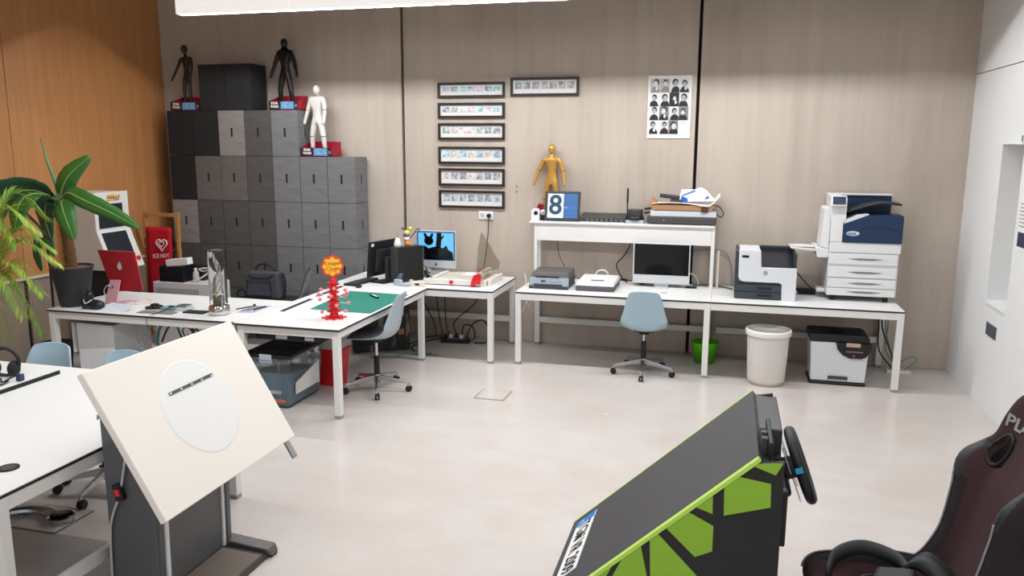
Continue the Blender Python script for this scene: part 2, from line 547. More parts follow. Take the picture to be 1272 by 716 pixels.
# ------------------------------------------------------------------ desks
def desk(x0, x1, y0, y1, label, z=.74, inset=0.0, legs='abcd', stretch=None, rails=True, grommets=()):
    t = thing('office_desk', label, 'desk', ((x0 + x1) / 2, (y0 + y1) / 2, 0))
    MB().box(x0 + .001, x1 - .001, y0 + .001, y1 - .001, z - .004, z).build('desktop', WHITE, t)
    MB().box(x0 + .001, x1 - .001, y0 + .001, y1 - .001, z - .018, z - .004).build('edge_core', BLACKEDGE, t)
    i = inset; w = .055; za = z - .018
    X0, X1, Y0, Y1 = x0 + i, x1 - i, y0 + i, y1 - i
    rail = MB()
    rail.box(X0 + .002, X1 - .002, Y0 + .003, Y0 + .035, za - .062, za)
    rail.box(X0 + .002, X1 - .002, Y1 - .035, Y1 - .003, za - .062, za)
    rail.box(X0 + .003, X0 + .035, Y0 + .035, Y1 - .035, za - .062, za)
    rail.box(X1 - .035, X1 - .003, Y0 + .035, Y1 - .035, za - .062, za)
    rail.build('apron_frame', WMETAL, t)
    for k, (lx, ly) in dict(a=(X0, Y0), b=(X1 - w, Y0), c=(X0, Y1 - w), d=(X1 - w, Y1 - w)).items():
        if k in legs:
            o = MB().box(lx, lx + w, ly, ly + w, .025, za).build('leg', WMETAL, t, bevel=.004)
            MB().box(lx + .002, lx + w - .002, ly + .002, ly + w - .002, 0, .025).build('foot', FOOT, o)
    if stretch == 'back':
        MB().box(X0 + w, X1 - (w if 'd' in legs else 0), Y1 - .045, Y1 - .015, .25, .31).build('stretcher', WMETAL, t)
    if stretch == 'right':
        MB().box(X1 - .045, X1 - .015, Y0 + w, Y1 - w, .16, .22).build('stretcher', WMETAL, t)
    return t
T1X0, TM, T2X1, TY0, TY1 = -1.962, -.093, 1.559, 7.52, 8.42
t1 = desk(T1X0, TM, TY0, TY1, 'long white desk under the shelf along the concrete wall', stretch='back', legs='abcd')
t2 = desk(TM, T2X1, TY0, TY1, 'white desk carrying the two large printers in the right corner', stretch='back', legs='bd')
t3 = desk(-3.905, -2.176, 7.46, 8.36, 'white desk against the back wall carrying the paper cutter', stretch='back', legs='abd')
t4 = desk(-3.80, -2.862, 5.545, 7.456, 'white desk with the green cutting mat in the middle of the room', inset=.02)
t5 = desk(-5.67, -3.802, 5.575, 6.48, 'white desk with the red computer and the potted plant', inset=.01)
t6 = desk(-5.0, -2.83, 2.44, 4.12, 'large white desk in the left foreground with a black cable port', inset=.0, stretch='right')
# cable slots let into desk t4's left side and ports
for (xa, ya, xb, yb) in ((-3.66, 6.05, -3.69, 6.62), (-3.70, 6.75, -3.725, 7.32)):
    MB().hexa([(xa - .022, ya, .7395), (xa + .022, ya, .7395), (xb + .022, yb, .7395), (xb - .022, yb, .7395)],
              [(xa - .022, ya, .7415), (xa + .022, ya, .7415), (xb + .022, yb, .7415), (xb - .022, yb, .7415)]).build('cable_slot', BLKM, t4)
MB().lathe([(.028, 0), (.044, 0), (.044, .006), (.028, .004)], (-3.035, 2.695, .7402), 24).build('cable_port', BLK, t6)
MB().lathe([(.001, 0), (.03, 0), (.03, .0045), (.001, .0045)], (-3.035, 2.695, .7402), 20).build('port_cover', DGR, t6)

# shelf hutch over desk t1
t = thing('desk_shelf', 'white raised shelf with a deep front panel standing on the long desk', 'shelf', (-1.0, 8.3, .74))
MB().box(-1.985, -.095, 8.18, 8.425, 1.352, 1.377).build('shelf_board', WHITE, t, bevel=.003)
MB().box(-1.899, -.126, 8.199, 8.225, 1.175, 1.351).build('front_panel', WMETAL, t)
for x in (-1.935, -.125):
    MB().box(x, x + .035, 8.2, 8.24, .74, 1.352).build('leg', WMETAL, t, bevel=.003)
    MB().box(x, x + .035, 8.37, 8.41, .74, 1.352).build('leg', WMETAL, t, bevel=.003)
t = MB().box(-.062, -.035, 8.26, 8.29, .74, 1.12).build('cable_channel', CREAM, None, bevel=.004, loc=(-.05, 8.27, .74))
tag(t, 'cream upright cable channel standing right of the shelf leg', 'cable channel')

# floor plates
t = thing('floor_hatch', 'square floor socket hatch flush in the bare floor', 'floor hatch', (-1.89, 6.5, 0))
MB().box(-2.03, -1.755, 6.365, 6.65, 0, .003).build('hatch_frame', mat('hatch_steel', (176, 160, 142), .4, .3), t)
MB().box(-2.015, -1.77, 6.38, 6.635, .003, .005).build('hatch_lid', FLOORM, t)
t = thing('floor_hatch', 'floor socket hatch under the left foreground desk', 'floor hatch', (-3.73, 3.56, 0))
MB().box(-3.9, -3.56, 3.4, 3.7, 0, .003).build('hatch_frame', mat('hatch_dark', (96, 96, 96), .5), t)
MB().box(-3.89, -3.57, 3.41, 3.69, .003, .005).build('hatch_lid', FLOORM, t)

# ------------------------------------------------------------------ storage boxes
def box_mat(name, rgb, var=.36):
    return mat(name, rgb, .85, var=var, scale=14, stretch=(.3, .3, 3.6), bump=.25, bscale=40)
BM = {'black': box_mat('black_fibreboard', (34, 33, 34), .1), 'dark grey': box_mat('shaded_grey_fibreboard', (84, 80, 78)),  # dark grey: grey board with the weaker lamp light painted in
      'taupe grey': box_mat('taupe_fibreboard', (104, 97, 93)), 'mid grey': box_mat('mid_grey_fibreboard', (116, 115, 115)),
      'light grey': box_mat('light_grey_fibreboard', (138, 132, 128))}
BX0, BW, BH, BYF, BYB = -6.262, .3345, .506, 8.1, 8.405
def box_mesh(side):
    mb = MB()
    w, d, h = BW - .006, BYB - BYF, BH - .005
    mb.box(-w / 2, w / 2, 0.004, d, 0, h)
    # front face with a recessed hand slot
    def slot_face(P):
        sx, z0, z1 = .012, h * .42, h * .62
        mb.m = 0
        q = lambda a, b, c: P(a, b, c)
        W = w / 2
        o = [q(-W, 0, 0), q(W, 0, 0), q(W, 0, h), q(-W, 0, h), q(-sx, 0, z0), q(sx, 0, z0), q(sx, 0, z1), q(-sx, 0, z1)]
        mb.add(o, [(0, 1, 5, 4), (1, 2, 6, 5), (2, 3, 7, 6), (3, 0, 4, 7)])
        mb.m = 1
        i = [q(-sx, 0, z0), q(sx, 0, z0), q(sx, 0, z1), q(-sx, 0, z1), q(-sx, .0035, z0), q(sx, .0035, z0), q(sx, .0035, z1), q(-sx, .0035, z1)]
        mb.add(i, [(0, 1, 5, 4), (1, 2, 6, 5), (2, 3, 7, 6), (3, 0, 4, 7), (4, 5, 6, 7)])
        mb.m = 0
    slot_face(lambda a, b, c: (a, b, c))
    if side:
        W = w / 2 + .004
        mb.m = 1
        mb.box(W - .004, W - .001, d / 2 - .009, d / 2 + .009, h * .42, h * .62)
        mb.m = 0
    return mb
ROWN = ['bottom', 'second', 'third', 'fourth', 'fifth', 'top']
ORD = ['first', 'second', 'third', 'fourth', 'fifth', 'sixth', 'seventh']
rows = {0: ['dark grey'] * 4 + ['mid grey'] * 3,  # left four columns darker: lamp falloff put into the box colours
        1: ['dark grey'] * 4 + ['mid grey'] * 3,
        2: ['light grey', 'dark grey', 'dark grey', 'dark grey', 'mid grey', 'mid grey', 'mid grey'],
        3: ['black', 'taupe grey', 'taupe grey', 'dark grey', 'mid grey', 'mid grey', 'mid grey'],
        4: ['black', 'black', 'light grey', 'dark grey', 'mid grey']}
boxcache = {}
def storage_box(x, z, colour, label, side=False, dy=0):
    key = (colour, side)
    if key not in boxcache:
        o = box_mesh(side).build('storage_box', [BM[colour], BLKM], None)
        boxcache[key] = o
    else:
        o = boxcache[key].copy(); COL.objects.link(o)
    o.location = (x, BYF + dy, z)
    tag(o, label, 'box', 'stacked storage boxes by the back wall')
for r, cs in rows.items():
    for c, colour in enumerate(cs):
        side = (c == 6) or (r == 4 and c == 4)
        lab = f'{colour} storage box, {ORD[c]} from the left in the {ROWN[r]} row of the stack'
        storage_box(BX0 + BW * (c + .5), r * BH, colour, lab, side, dy=random.uniform(0, .004))
storage_box(-5.645, 5 * BH, 'black', 'left one of the two black boxes alone on top of the stack')
storage_box(-5.645 + .336, 5 * BH, 'black', 'right one of the two black boxes alone on top of the stack', True)

# ------------------------------------------------------------------ swivel shell chairs
def catmull(rows, u):
    n = len(rows) - 1
    x = u * n; i = min(int(x), n - 1); t = x - i
    a, b, c, d = rows[max(i - 1, 0)], rows[i], rows[i + 1], rows[min(i + 2, n)]
    return [.5 * (2 * b[k] + (c[k] - a[k]) * t + (2 * a[k] - 5 * b[k] + 4 * c[k] - d[k]) * t * t + (3 * b[k] - a[k] - 3 * c[k] + d[k]) * t ** 3) for k in range(len(b))]
SHELL = [(.222, .432, .165, 0, .0), (.20, .446, .195, 0, .006), (.10, .436, .207, 0, .02), (0, .43, .213, 0, .035), (-.10, .436, .216, .0, .06),
         (-.17, .468, .216, .03, .075), (-.205, .53, .21, .065, .035), (-.225, .62, .19, .065, .01), (-.248, .74, .162, .05, 0), (-.264, .815, .14, .035, 0),
         (-.268, .845, .112, .025, -.012)]
def shell_fn(u, v):
    y, z, w, cy, cz = catmull(SHELL, u)
    q = v * 2 - 1
    k = abs(q) ** 2.4
    return (q * w, y + cy * k, z + cz * k)
def swivel_chair(label, loc, rotz, shell_mat, base_turn=0.0, pad=None, dz=0.0):
    t = thing('swivel_chair', label, 'chair', loc, rotz, 'swivel shell chairs', local=True)
    mb = MB().grid(shell_fn, 40, 18)
    o = mb.build('shell', shell_mat, t, smooth=True, solid=.009)
    o.location.z = dz
    if pad:
        pf = lambda u, v: (lambda p: (p[0] * .9, p[1] * .96, p[2] + .012))(shell_fn(.04 + u * .40, v))
        p = MB().grid(pf, 16, 14).build('seat_pad', pad, t, smooth=True, solid=.012)
        p.location.z = dz
    m2 = MB().box(-.09, .09, -.012, .012, .405 + dz, .42 + dz).box(-.012, .012, -.09, .09, .405 + dz, .42 + dz)
    m2.lathe([(.05, .39 + dz), (.05, .41 + dz)], n=14)
    m2.build('seat_mount', BLK, t)
    MB().lathe([(.0145, .30), (.0145, .40 + dz)], n=14).build('gas_column', CHROME, t, smooth=False)
    MB().lathe([(.024, .07), (.026, .12), (.024, .315), (.018, .32)], n=14).build('column_sleeve', BLKM, t)
    MB().lathe([(.032, .095), (.036, .12), (.03, .15)], n=16).build('hub', ALU, t)
    for k in range(5):
        a = base_turn + 2 * PI * k / 5
        d = Vector((math.cos(a), math.sin(a), 0)); s = Vector((-d.y, d.x, 0))
        p0, p1 = d * .03, d * .29
        leg = MB().hexa([p0 - s * .02 + Vector((0, 0, .10)), p0 + s * .02 + Vector((0, 0, .10)), p1 + s * .011 + Vector((0, 0, .072)), p1 - s * .011 + Vector((0, 0, .072))],
                        [p0 - s * .018 + Vector((0, 0, .142)), p0 + s * .018 + Vector((0, 0, .142)), p1 + s * .009 + Vector((0, 0, .094)), p1 - s * .009 + Vector((0, 0, .094))]).build('base_leg', ALU, t, bevel=.004)
        cm = MB().cyl(p1 + Vector((0, 0, .055)), p1 + Vector((0, 0, .078)), .013, n=10)
        cm.build('stem', CHROME, leg)
        b = MB(); c = p1 + Vector((0, 0, .029)) + s * .006
        for q in (-1, 1):
            b.cyl(c + s * q * .005, c + s * q * .021, .0285, .026, 14)
        b.box(c.x - .012, c.x + .012, c.y - .012, c.y + .012, .035, .06)
        b.build('castor', BLK, leg)
    return t
swivel_chair('ice-blue shell swivel chair with its back to us at the long desk', (-.695, 7.55, 0), .05, BLUECH, base_turn=-1.6)
swivel_chair('pale grey shell swivel chair with a dark seat pad at the green mat desk', (-2.93, 6.37, 0), PI / 2 + .12, GREYCH, base_turn=-.35, pad=DKCH, dz=.055)
swivel_chair('light blue shell swivel chair behind the left foreground desk, left of the pair', (-4.30, 4.03, 0), PI + .1, BLUECH, base_turn=.3)
swivel_chair('light blue shell swivel chair half hidden by the tilted white panel', (-3.71, 3.99, 0), PI - .05, BLUECH, base_turn=.55)
swivel_chair('charcoal shell swivel chair seen from the side in front of the grey boxes', (-4.11, 6.86, 0), 2.08, DKCH, base_turn=.2, dz=.12)

# ------------------------------------------------------------------ long desk: scanners, computer, printers
def flat_scanner():
    x0, x1, y0, y1, z = -1.875, -1.475, 7.74, 8.14, .74
    t = thing('flatbed_scanner', 'grey flatbed scanner with a dark lid at the left end of the long desk', 'scanner', ((x0 + x1) / 2, 7.94, z))
    MB().box(x0 + .004, x1 - .004, y0 + .03, y1, z, z + .10).build('body', DGR, t, bevel=.006)
    MB().prism([(x0, y0 + .035, z), (x0, y0, z), (x0, y0, z + .04), (x0, y0 + .035, z + .115)], (x1 - x0, 0, 0)).build('front_fascia', mat('silver_blue_fascia', (140, 150, 160), .4), t, bevel=.004)
    MB().box(x0 + .05, x1 - .06, y0 - .012, y0 - .001, z + .004, z + .052).build('tray_flap', SLATE, t, bevel=.004)
    MB().box(x0 + .002, x0 + .045, y0 - .012, y0 - .001, z + .002, z + .03).box(x1 - .055, x1 - .002, y0 - .012, y0 - .001, z + .002, z + .03).build('lower_skirt', SLATE, t)
    MB().hexa([(x0 + .005, y0 + .035, z + .101), (x1 - .005, y0 + .035, z + .101), (x1 - .005, y1, z + .101), (x0 + .005, y1, z + .101)],
              [(x0 + .02, y0 + .06, z + .16), (x1 - .02, y0 + .06, z + .16), (x1 - .01, y1, z + .165), (x0 + .01, y1, z + .165)]).build('lid', mat('lid_grey', (92, 88, 86), .5), t, bevel=.008)
    MB().box(x0 + .06, x1 - .1, y0 + .026, y0 + .042, z + .116, z + .124).build('lid_slot', BLKM, t)
    for i in range(4):
        x = x0 + .21 + i * .03
        MB().box(x, x + .016, y0 + .010, y0 + .018, z + .078, z + .084).build('button', LGR, t)
    MB().box(x0 + .12, x0 + .165, y0 + .008, y0 + .016, z + .074, z + .085).build('maker_plate', DGR, t)
flat_scanner()
def white_scanner():
    x0, x1, y0, y1, z = -1.40, -1.02, 7.73, 8.20, .74
    t = thing('document_scanner', 'white flatbed scanner with a dark grey base beside the grey scanner', 'scanner', ((x0 + x1) / 2, 7.96, z))
    MB().box(x0, x1, y0, y1, z, z + .05).build('base', mat('scanner_base', (86, 84, 90), .5), t, bevel=.01)
    MB().hexa([(x0 - .002, y0 - .004, z + .051), (x1 + .002, y0 - .004, z + .051), (x1 + .002, y1, z + .051), (x0 - .002, y1, z + .051)],
              [(x0 + .006, y0 + .01, z + .085), (x1 - .006, y0 + .01, z + .085), (x1 - .006, y1 - .01, z + .10), (x0 + .006, y1 - .01, z + .10)]).build('lid', WPL, t, bevel=.012)
    MB().obox(((x0 + x1) / 2 + .01, y0 + .13, z + .0915), .065, .012, .0025).build('grip_slot', DGR, t)
    MB().obox(((x0 + x1) / 2 + .01, y0 + .055, z + .0885), .03, .006, .001).build('maker_mark', LGR, t)
    MB().tube(curve_pts([(-1.29, 8.21, .80), (-1.25, 8.22, .87), (-1.17, 8.22, .87), (-1.13, 8.21, .79)]), .008, 8).build('cable_loop', WCABLE, t, smooth=True)
white_scanner()
def desktop_mac():
    t = thing('desktop_computer', 'silver all-in-one computer with a black screen on the long desk', 'computer', (-.60, 8.2, .74))
    x0, x1, z0, z1, y = -.888, -.316, .775, 1.192, 8.15
    MB().box(x0, x1, y, y + .022, z0, z1).build('housing', mat('silver_housing', (206, 208, 210), .35, .2), t, bevel=.008)
    MB().box(x0 + .014, x1 - .014, y - .0015, y + .003, z0 + .092, z1 - .012).build('screen', SCREEN, t)
    MB().box(-.668, -.524, y + .022, y + .036, .748, .99).build('stand_neck', mat('silver_housing', (206, 208, 210)), t, bevel=.003)
    MB().box(-.668, -.524, y - .07, y + .075, .74, .748).build('stand_foot', mat('silver_housing', (206, 208, 210)), t, bevel=.002)
desktop_mac()
tag(MB().obox((-.30, 8.2, .748), .055, .035, .007).build('power_adapter', BLKM, None, bevel=.003, loc=(-.30, 8.2, .74)), 'small black adapter box lying right of the silver computer', 'adapter')
tag(MB().ball((-.545, 7.86, .752), .03, .045, .012).build('computer_mouse', WPL, None, smooth=True, loc=(-.545, 7.86, .74)), 'white computer mouse lying in front of the silver computer', 'mouse')

def laser_printer():
    x0, x1, y0, y1, z = .112, .668, 7.75, 8.24, .74
    t = thing('laser_printer', 'white and dark grey laser printer left of the tall copier', 'printer', (.39, 8.0, z))
    MB().box(x0 + .004, x1 - .004, y0 + .02, y1, z, z + .31).build('body', SLATE, t, bevel=.008)
    # white fascia outline (front plate)
    F = [(.035, .205), (.05, .175), (.085, .165), (.40, .165), (.425, .15), (.43, .0), (.552, .0), (.552, .305), (.24, .305), (.235, .325), (.225, .465), (.03, .465)]
    MB().prism([(x0 + a, y0 - .004, z + b) for a, b in F], (0, .03, 0)).build('white_fascia', mat('printer_white', (216, 218, 222), .4), t, bevel=.004)
    MB().box(x0 + .035, x0 + .225, y0 + .026, y1 - .05, z + .31, z + .462).build('left_tower', mat('printer_white', (216, 218, 222)), t, bevel=.012)
    MB().box(x0 + .004, x0 + .034, y0 + .01, y1, z + .29, z + .455).build('side_cheek', SLATE, t, bevel=.01)
    MB().box(x0 + .226, x1 - .006, y1 - .07, y1 - .01, z + .311, z + .46).build('rear_hood', DNAVY, t, bevel=.01)
    MB().prism([(x0 + .227, y0 + .03, z + .311), (x0 + .227, y1 - .071, z + .311), (x0 + .227, y1 - .071, z + .42), (x0 + .227, y1 - .15, z + .40), (x0 + .227, y0 + .06, z + .318)], (.318, 0, 0)).build('output_tray', DNAVY, t, bevel=.004)
    MB().box(x1 - .025, x1 - .006, y0 + .03, y1 - .08, z + .30, z + .44).build('tray_side', SLATE, t, bevel=.006)
    MB().box(x0 + .06, x0 + .12, y0 - .007, y0 - .0045, z + .395, z + .415).build('display', SCREEN, t)
    for k, (za, zb) in enumerate(((.006, .068), (.075, .135))):
        d = MB().box(x0 + .006, x0 + .425, y0 - .002, y0 + .02, z + za, z + zb).build('paper_drawer', SLATE, t, bevel=.003)
        MB().box(x0 + .21, x0 + .34, y0 - .006, y0 - .003, z + za + .022, z + za + .046).build('pull', BLKM, d)
    MB().cyl((x0 + .275, y0 - .0065, z + .255), (x0 + .275, y0 - .004, z + .255), .019, n=20).build('logo_disc', GRY, t)
    text('logo_letters', 'hp', .026, INKW, t, (x0 + .275, y0 - .0075, z + .255), (1, 0, 0), (0, 0, 1), .0004)
    MB().box(x0 + .555, x0 + .570, y0 + .05, y0 + .07, z + .06, z + .09).build('side_latch', LGR, t)
laser_printer()

def copier():
    x0, x1, y0, y1, z = .945, 1.545, 7.885, 8.40, .74
    CW = mat('copier_white', (222, 222, 222), .4)
    t = thing('copier', 'tall white and navy multi-drawer copier at the right end of the desk', 'copier', (1.24, 8.12, z))
    MB().box(x0, x1, y0 + .012, y1, .79, 1.27).build('cabinet', CW, t, bevel=.008)
    for za, zb in ((.795, .865), (.868, .955), (.963, 1.065), (1.085, 1.19)):
        d = MB().box(x0 + .002, x1 - .012, y0 - .003, y0 + .015, za + .003, zb - .003).build('drawer', CW, t, bevel=.004)
        zc = (za + zb) / 2 + .004
        MB().prism([(x0 + .17, y0 - .006, zc), (x0 + .26, y0 - .006, zc - .012), (x0 + .38, y0 - .006, zc - .012), (x0 + .47, y0 - .006, zc), (x0 + .38, y0 - .006, zc + .006), (x0 + .26, y0 - .006, zc + .006)], (0, .004, 0)).build('drawer_grip', GRY, d)
    for x, y in ((x0 + .06, y0 + .06), (x1 - .08, y0 + .06), (x0 + .06, y1 - .07), (x1 - .08, y1 - .07)):
        MB().cyl((x - .02, y, .766), (x + .02, y, .766), .0255, n=14).box(x - .012, x + .012, y - .012, y + .012, .766, .792).build('castor', BLK, t)
    # white band and control column
    MB().box(x0 + .002, x1 + .008, y0 - .002, y0 + .02, 1.195, 1.29).build('front_band', CW, t, bevel=.006)
    MB().box(x0 + .005, x1 - .01, y0 + .022, y1, 1.271, 1.30).build('body_deck', CW, t)
    MB().prism([(x0 - .0, y0 - .001, 1.291), (x0 + .105, y0 - .001, 1.291), (x0 + .105, y0 - .001, 1.48), (x0 + .125, y0 - .001, 1.50), (x0 + .125, y0 - .001, 1.70), (x0 - .02, y0 - .001, 1.715), (x0 - .0, y0 - .001, 1.48)], (0, .30, 0)).build('control_column', CW, t, bevel=.006)
    p = MB().obox((x0 + .05, y0 - .012, 1.67), .068, .012, .052, (1, 0, 0), (0, .93, -.36), (0, .36, .93)).build('control_panel', CW, t, bevel=.008)
    MB().obox((x0 + .052, y0 - .026, 1.675), .055, .003, .036, (1, 0, 0), (0, .93, -.36), (0, .36, .93)).build('touch_screen', mat('panel_blue_grey', (52, 66, 86), .25), p)
    for i, c in enumerate((GRY, RED, INKW)):
        MB().obox((x0 + .02 + i * .03, y0 - .014, 1.628), .007, .003, .005, (1, 0, 0), (0, .93, -.36), (0, .36, .93)).build('key', c, p)
    # navy front block
    N = [(.107, 1.292), (.61, 1.292), (.61, 1.535), (.59, 1.55), (.40, 1.548), (.30, 1.54), (.20, 1.50), (.107, 1.455)]
    MB().prism([(x0 + a, y0 - .012, b) for a, b in N], (0, .2, 0)).build('front_cover', NAVY, t, bevel=.006)
    MB().box(x0 + .127, x1 + .0, y0 + .19, y1, 1.30, 1.52).build('paper_exit_well', NAVY, t, bevel=.006)
    MB().tube(curve_pts([(x0 + .20, y0 - .0125, 1.40), (x0 + .33, y0 - .0125, 1.44), (x0 + .47, y0 - .0125, 1.43), (x0 + .60, y0 - .0125, 1.40)]), .003, 6).build('cover_crease', DNAVY, t)
    MB().box(x0 + .125, x1 - .03, y1 - .1, y1, 1.50, 1.70).build('rear_wall', NAVY, t, bevel=.004)
    MB().box(x0 + .0, x1 - .03, y1 - .12, y1, 1.70, 1.716).build('top_cap', CW, t, bevel=.004)
    MB().box(x0 - .0, x0 + .122, y0 + .298, y1, 1.30, 1.70).build('column_back', CW, t)
    tr = lambda u, v: (x0 + .13 + u * .46, y0 + .03 + v * .36, 1.565 + .085 * math.sin(min(1, u * 1.35) * PI / 2) + (.0 if u < .8 else -.05 * (u - .8)))
    MB().grid(tr, 14, 4).build('output_flap', DNAVY, t, smooth=True, solid=.016)
    MB().prism([(x0 + .11, y0 + .0, 1.462), (x0 + .32, y0 + .0, 1.55), (x0 + .31, y0 + .0, 1.556), (x0 + .22, y0 + .0, 1.545), (x0 + .11, y0 + .0, 1.49)], (0, .18, 0)).build('exit_lip', CW, t)
    MB().ball((x0 + .19, y0 - .0125, 1.375), .058, .003, .024, 20, 8).build('logo_plate', mat('logo_oval_grey', (170, 184, 200), .4), t)
    text('logo_letters', 'xerox', .030, NAVY, t, (x0 + .182, y0 - .0165, 1.376), (1, 0, 0), (0, 0, 1), .0004)
    MB().ball((x0 + .228, y0 - .0155, 1.375), .0095, .002, .0095, 12, 6).build('logo_ball', INKW, t)
    # feeder on the left side
    MB().prism([(x0 - .075, y0 + .04, 1.24), (x0 - .002, y0 + .04, 1.22), (x0 - .002, y0 + .04, 1.60), (x0 - .03, y0 + .04, 1.60), (x0 - .06, y0 + .04, 1.59)], (0, .36, 0)).build('side_feeder', CW, t, bevel=.006)
    MB().hexa([(x0 - .1, y0 + .02, 1.14), (x0 - .002, y0 + .02, 1.14), (x0 - .002, y0 + .42, 1.14), (x0 - .1, y0 + .42, 1.14)],
              [(x0 - .12, y0 + .02, 1.235), (x0 - .002, y0 + .02, 1.22), (x0 - .002, y0 + .42, 1.22), (x0 - .12, y0 + .42, 1.235)]).build('feeder_mouth', CW, t, bevel=.006)
    b = MB().hexa([(x0 - .335, y0 + .05, 1.210), (x0 - .10, y0 + .05, 1.19), (x0 - .10, y0 + .38, 1.19), (x0 - .335, y0 + .38, 1.210)],
                  [(x0 - .335, y0 + .05, 1.221), (x0 - .10, y0 + .05, 1.21), (x0 - .10, y0 + .38, 1.21), (x0 - .335, y0 + .38, 1.221)]).build('bypass_tray', mat('tray_ivory', (214, 208, 200), .5), t, bevel=.003)
    MB().box(x0 - .3, x0 - .12, y0 + .12, y0 + .30, 1.2215, 1.229).build('paper_guide', CW, b)
    MB().box(x0 - .075, x0 - .002, y0 + .12, y0 + .28, .80, .835).build('side_plug', CW, t, bevel=.004)
copier()

# ------------------------------------------------------------------ under and beside the long desk
t = thing('waste_bin', 'tall white round waste bin with a rolled bag edge under the right desk', 'bin', (.435, 7.55, 0))
MB().lathe([(.001, .006), (.155, .006), (.158, 0), (.168, .05), (.186, .42), (.188, .47), (.199, .472), (.201, .505), (.194, .51), (.186, .5), (.16, .05), (.001, .03)], (.435, 7.55, 0), 36, caps=False).build('bin_body', mat('bin_white', (216, 210, 204), .5), t, smooth=True)
MB().lathe([(.2015, .462), (.2035, .475), (.2035, .5), (.2, .514), (.188, .512), (.183, .46)], (.435, 7.55, 0), 36, caps=False).build('bag_rim', mat('bin_liner', (232, 228, 224), .35), t, smooth=True)
t = thing('waste_bin', 'small lime green round bin behind the desk leg', 'bin', (-.135, 8.12, 0))
MB().lathe([(.001, .004), (.095, .004), (.098, 0), (.132, .205), (.138, .215), (.13, .215), (.094, .02), (.001, .02)], (-.135, 8.12, 0), 28, caps=False).build('bin_body', GREENBIN, t, smooth=True)
def shredder():
    x0, x1, y0, y1 = .832, 1.30, 7.64, 7.98
    t = thing('paper_shredder', 'white paper shredder with a black lid under the right desk', 'shredder', (1.07, 7.8, 0))
    MB().box(x0 - .012, x1 + .008, y0 - .012, y1, .0, .03).build('base_skirt', BLK, t, bevel=.012)
    MB().prism([(x0, y0, .031), (x1, y0, .031), (x1 + .018, y0, .40), (x0 - .018, y0, .40)], (0, y1 - y0, 0)).build('white_body', mat('shredder_white', (222, 224, 228), .3), t, bevel=.012)
    MB().prism([(x0 - .025, y0 - .01, .401), (x1 + .025, y0 - .01, .401), (x1 + .012, y0 - .01, .46), (x1 - .03, y0 - .01, .475), (x0 - .02, y0 - .01, .475), (x0 - .034, y0 - .01, .45)], (0, y1 - y0 + .015, 0)).build('lid', BLK, t, bevel=.012)
    MB().box(x0 + .16, x0 + .27, y0 + .12, y0 + .2, .476, .49).build('lid_hump', BLK, t, bevel=.006)
    pod = [(.20, .405), (.505, .405), (.50, .34), (.46, .28), (.42, .262), (.32, .262), (.26, .29), (.215, .34)]
    p = MB().prism([(x0 + a, y0 - .03, b) for a, b in pod], (0, .035, 0)).build('control_pod', BLK, t, bevel=.008)
    MB().box(x0 + .285, x0 + .405, y0 - .034, y0 - .0305, .372, .408).build('window', mat('amber_display', (206, 170, 150), .3), p)
    MB().box(x0 + .285, x0 + .43, y0 - .034, y0 - .0305, .322, .332).build('feed_slot', GRY, p)
    MB().cyl((x0 + .355, y0 - .035, .29), (x0 + .355, y0 - .03, .29), .011, n=12).build('power_button', RED, p)
    h = MB().box(x0 + .15, x0 + .32, y0 - .016, y0 - .001, .055, .085).build('drawer_handle', DGR, t, bevel=.004)
    MB().box(x0 + .15, x0 + .155, y0 - .004, y0 - .001, .031, .055).box(x0 + .315, x0 + .32, y0 - .004, y0 - .001, .031, .055).build('handle_seam', GRY, h)
shredder()
t = thing('floor_socket', 'white floor outlet strip with cables at the right desk leg', 'socket', (1.67, 8.22, 0))
MB().box(1.58, 1.80, 8.18, 8.27, 0, .03).build('socket_body', CREAM, t, bevel=.006)
for i, (m, xs) in enumerate(((BLKM, (1.47, 1.50, 1.64)), (TEAL, (1.53, 1.60, 1.66)), (BLKM, (1.50, 1.60, 1.68)), (TEAL, (1.55, 1.56, 1.70)))):
    cable(['thick black cable hanging at the right desk end, leftmost', 'teal cable hanging at the right desk end beside the thick black one', 'second black cable drooping at the right desk end', 'teal cable bowing outward by the right desk leg'][i],
          [(xs[0], 8.2, .655), (xs[0] + .01, 8.2, .45), (xs[1], 8.2, .22), (xs[2], 8.22, .034)], .007 if m == BLKM else .005, m)
cable('teal cable looping beyond the right desk leg', [(1.60, 8.2, .034), (1.68, 8.2, .10), (1.80, 8.22, .17), (1.84, 8.22, .13), (1.74, 8.22, .034)], .004, TEAL)
cable('white cable fork dangling under the left end of the long desk', [(-2.06, 8.3, .80), (-1.98, 8.05, .735), (-1.94, 7.9, .60), (-1.955, 7.9, .53), (-1.985, 7.9, .46)], .004, WCABLE)
cable('short white branch of the cable fork under the long desk', [(-1.945, 7.9, .57), (-1.91, 7.9, .515), (-1.865, 7.9, .47)], .004, WCABLE)
cable('dark green cable lying along the back of the right desk', [(-.29, 8.33, .752), (-.1, 8.36, .748), (.02, 8.3, .748), (.1, 8.2, .75)], .008, mat('dark_green_cable', (60, 78, 70), .5))
cable('white charging cable curling right of the silver computer', [(-.33, 8.26, .88), (-.28, 8.3, .86), (-.24, 8.33, .80), (-.235, 8.34, .748)], .005, WCABLE)
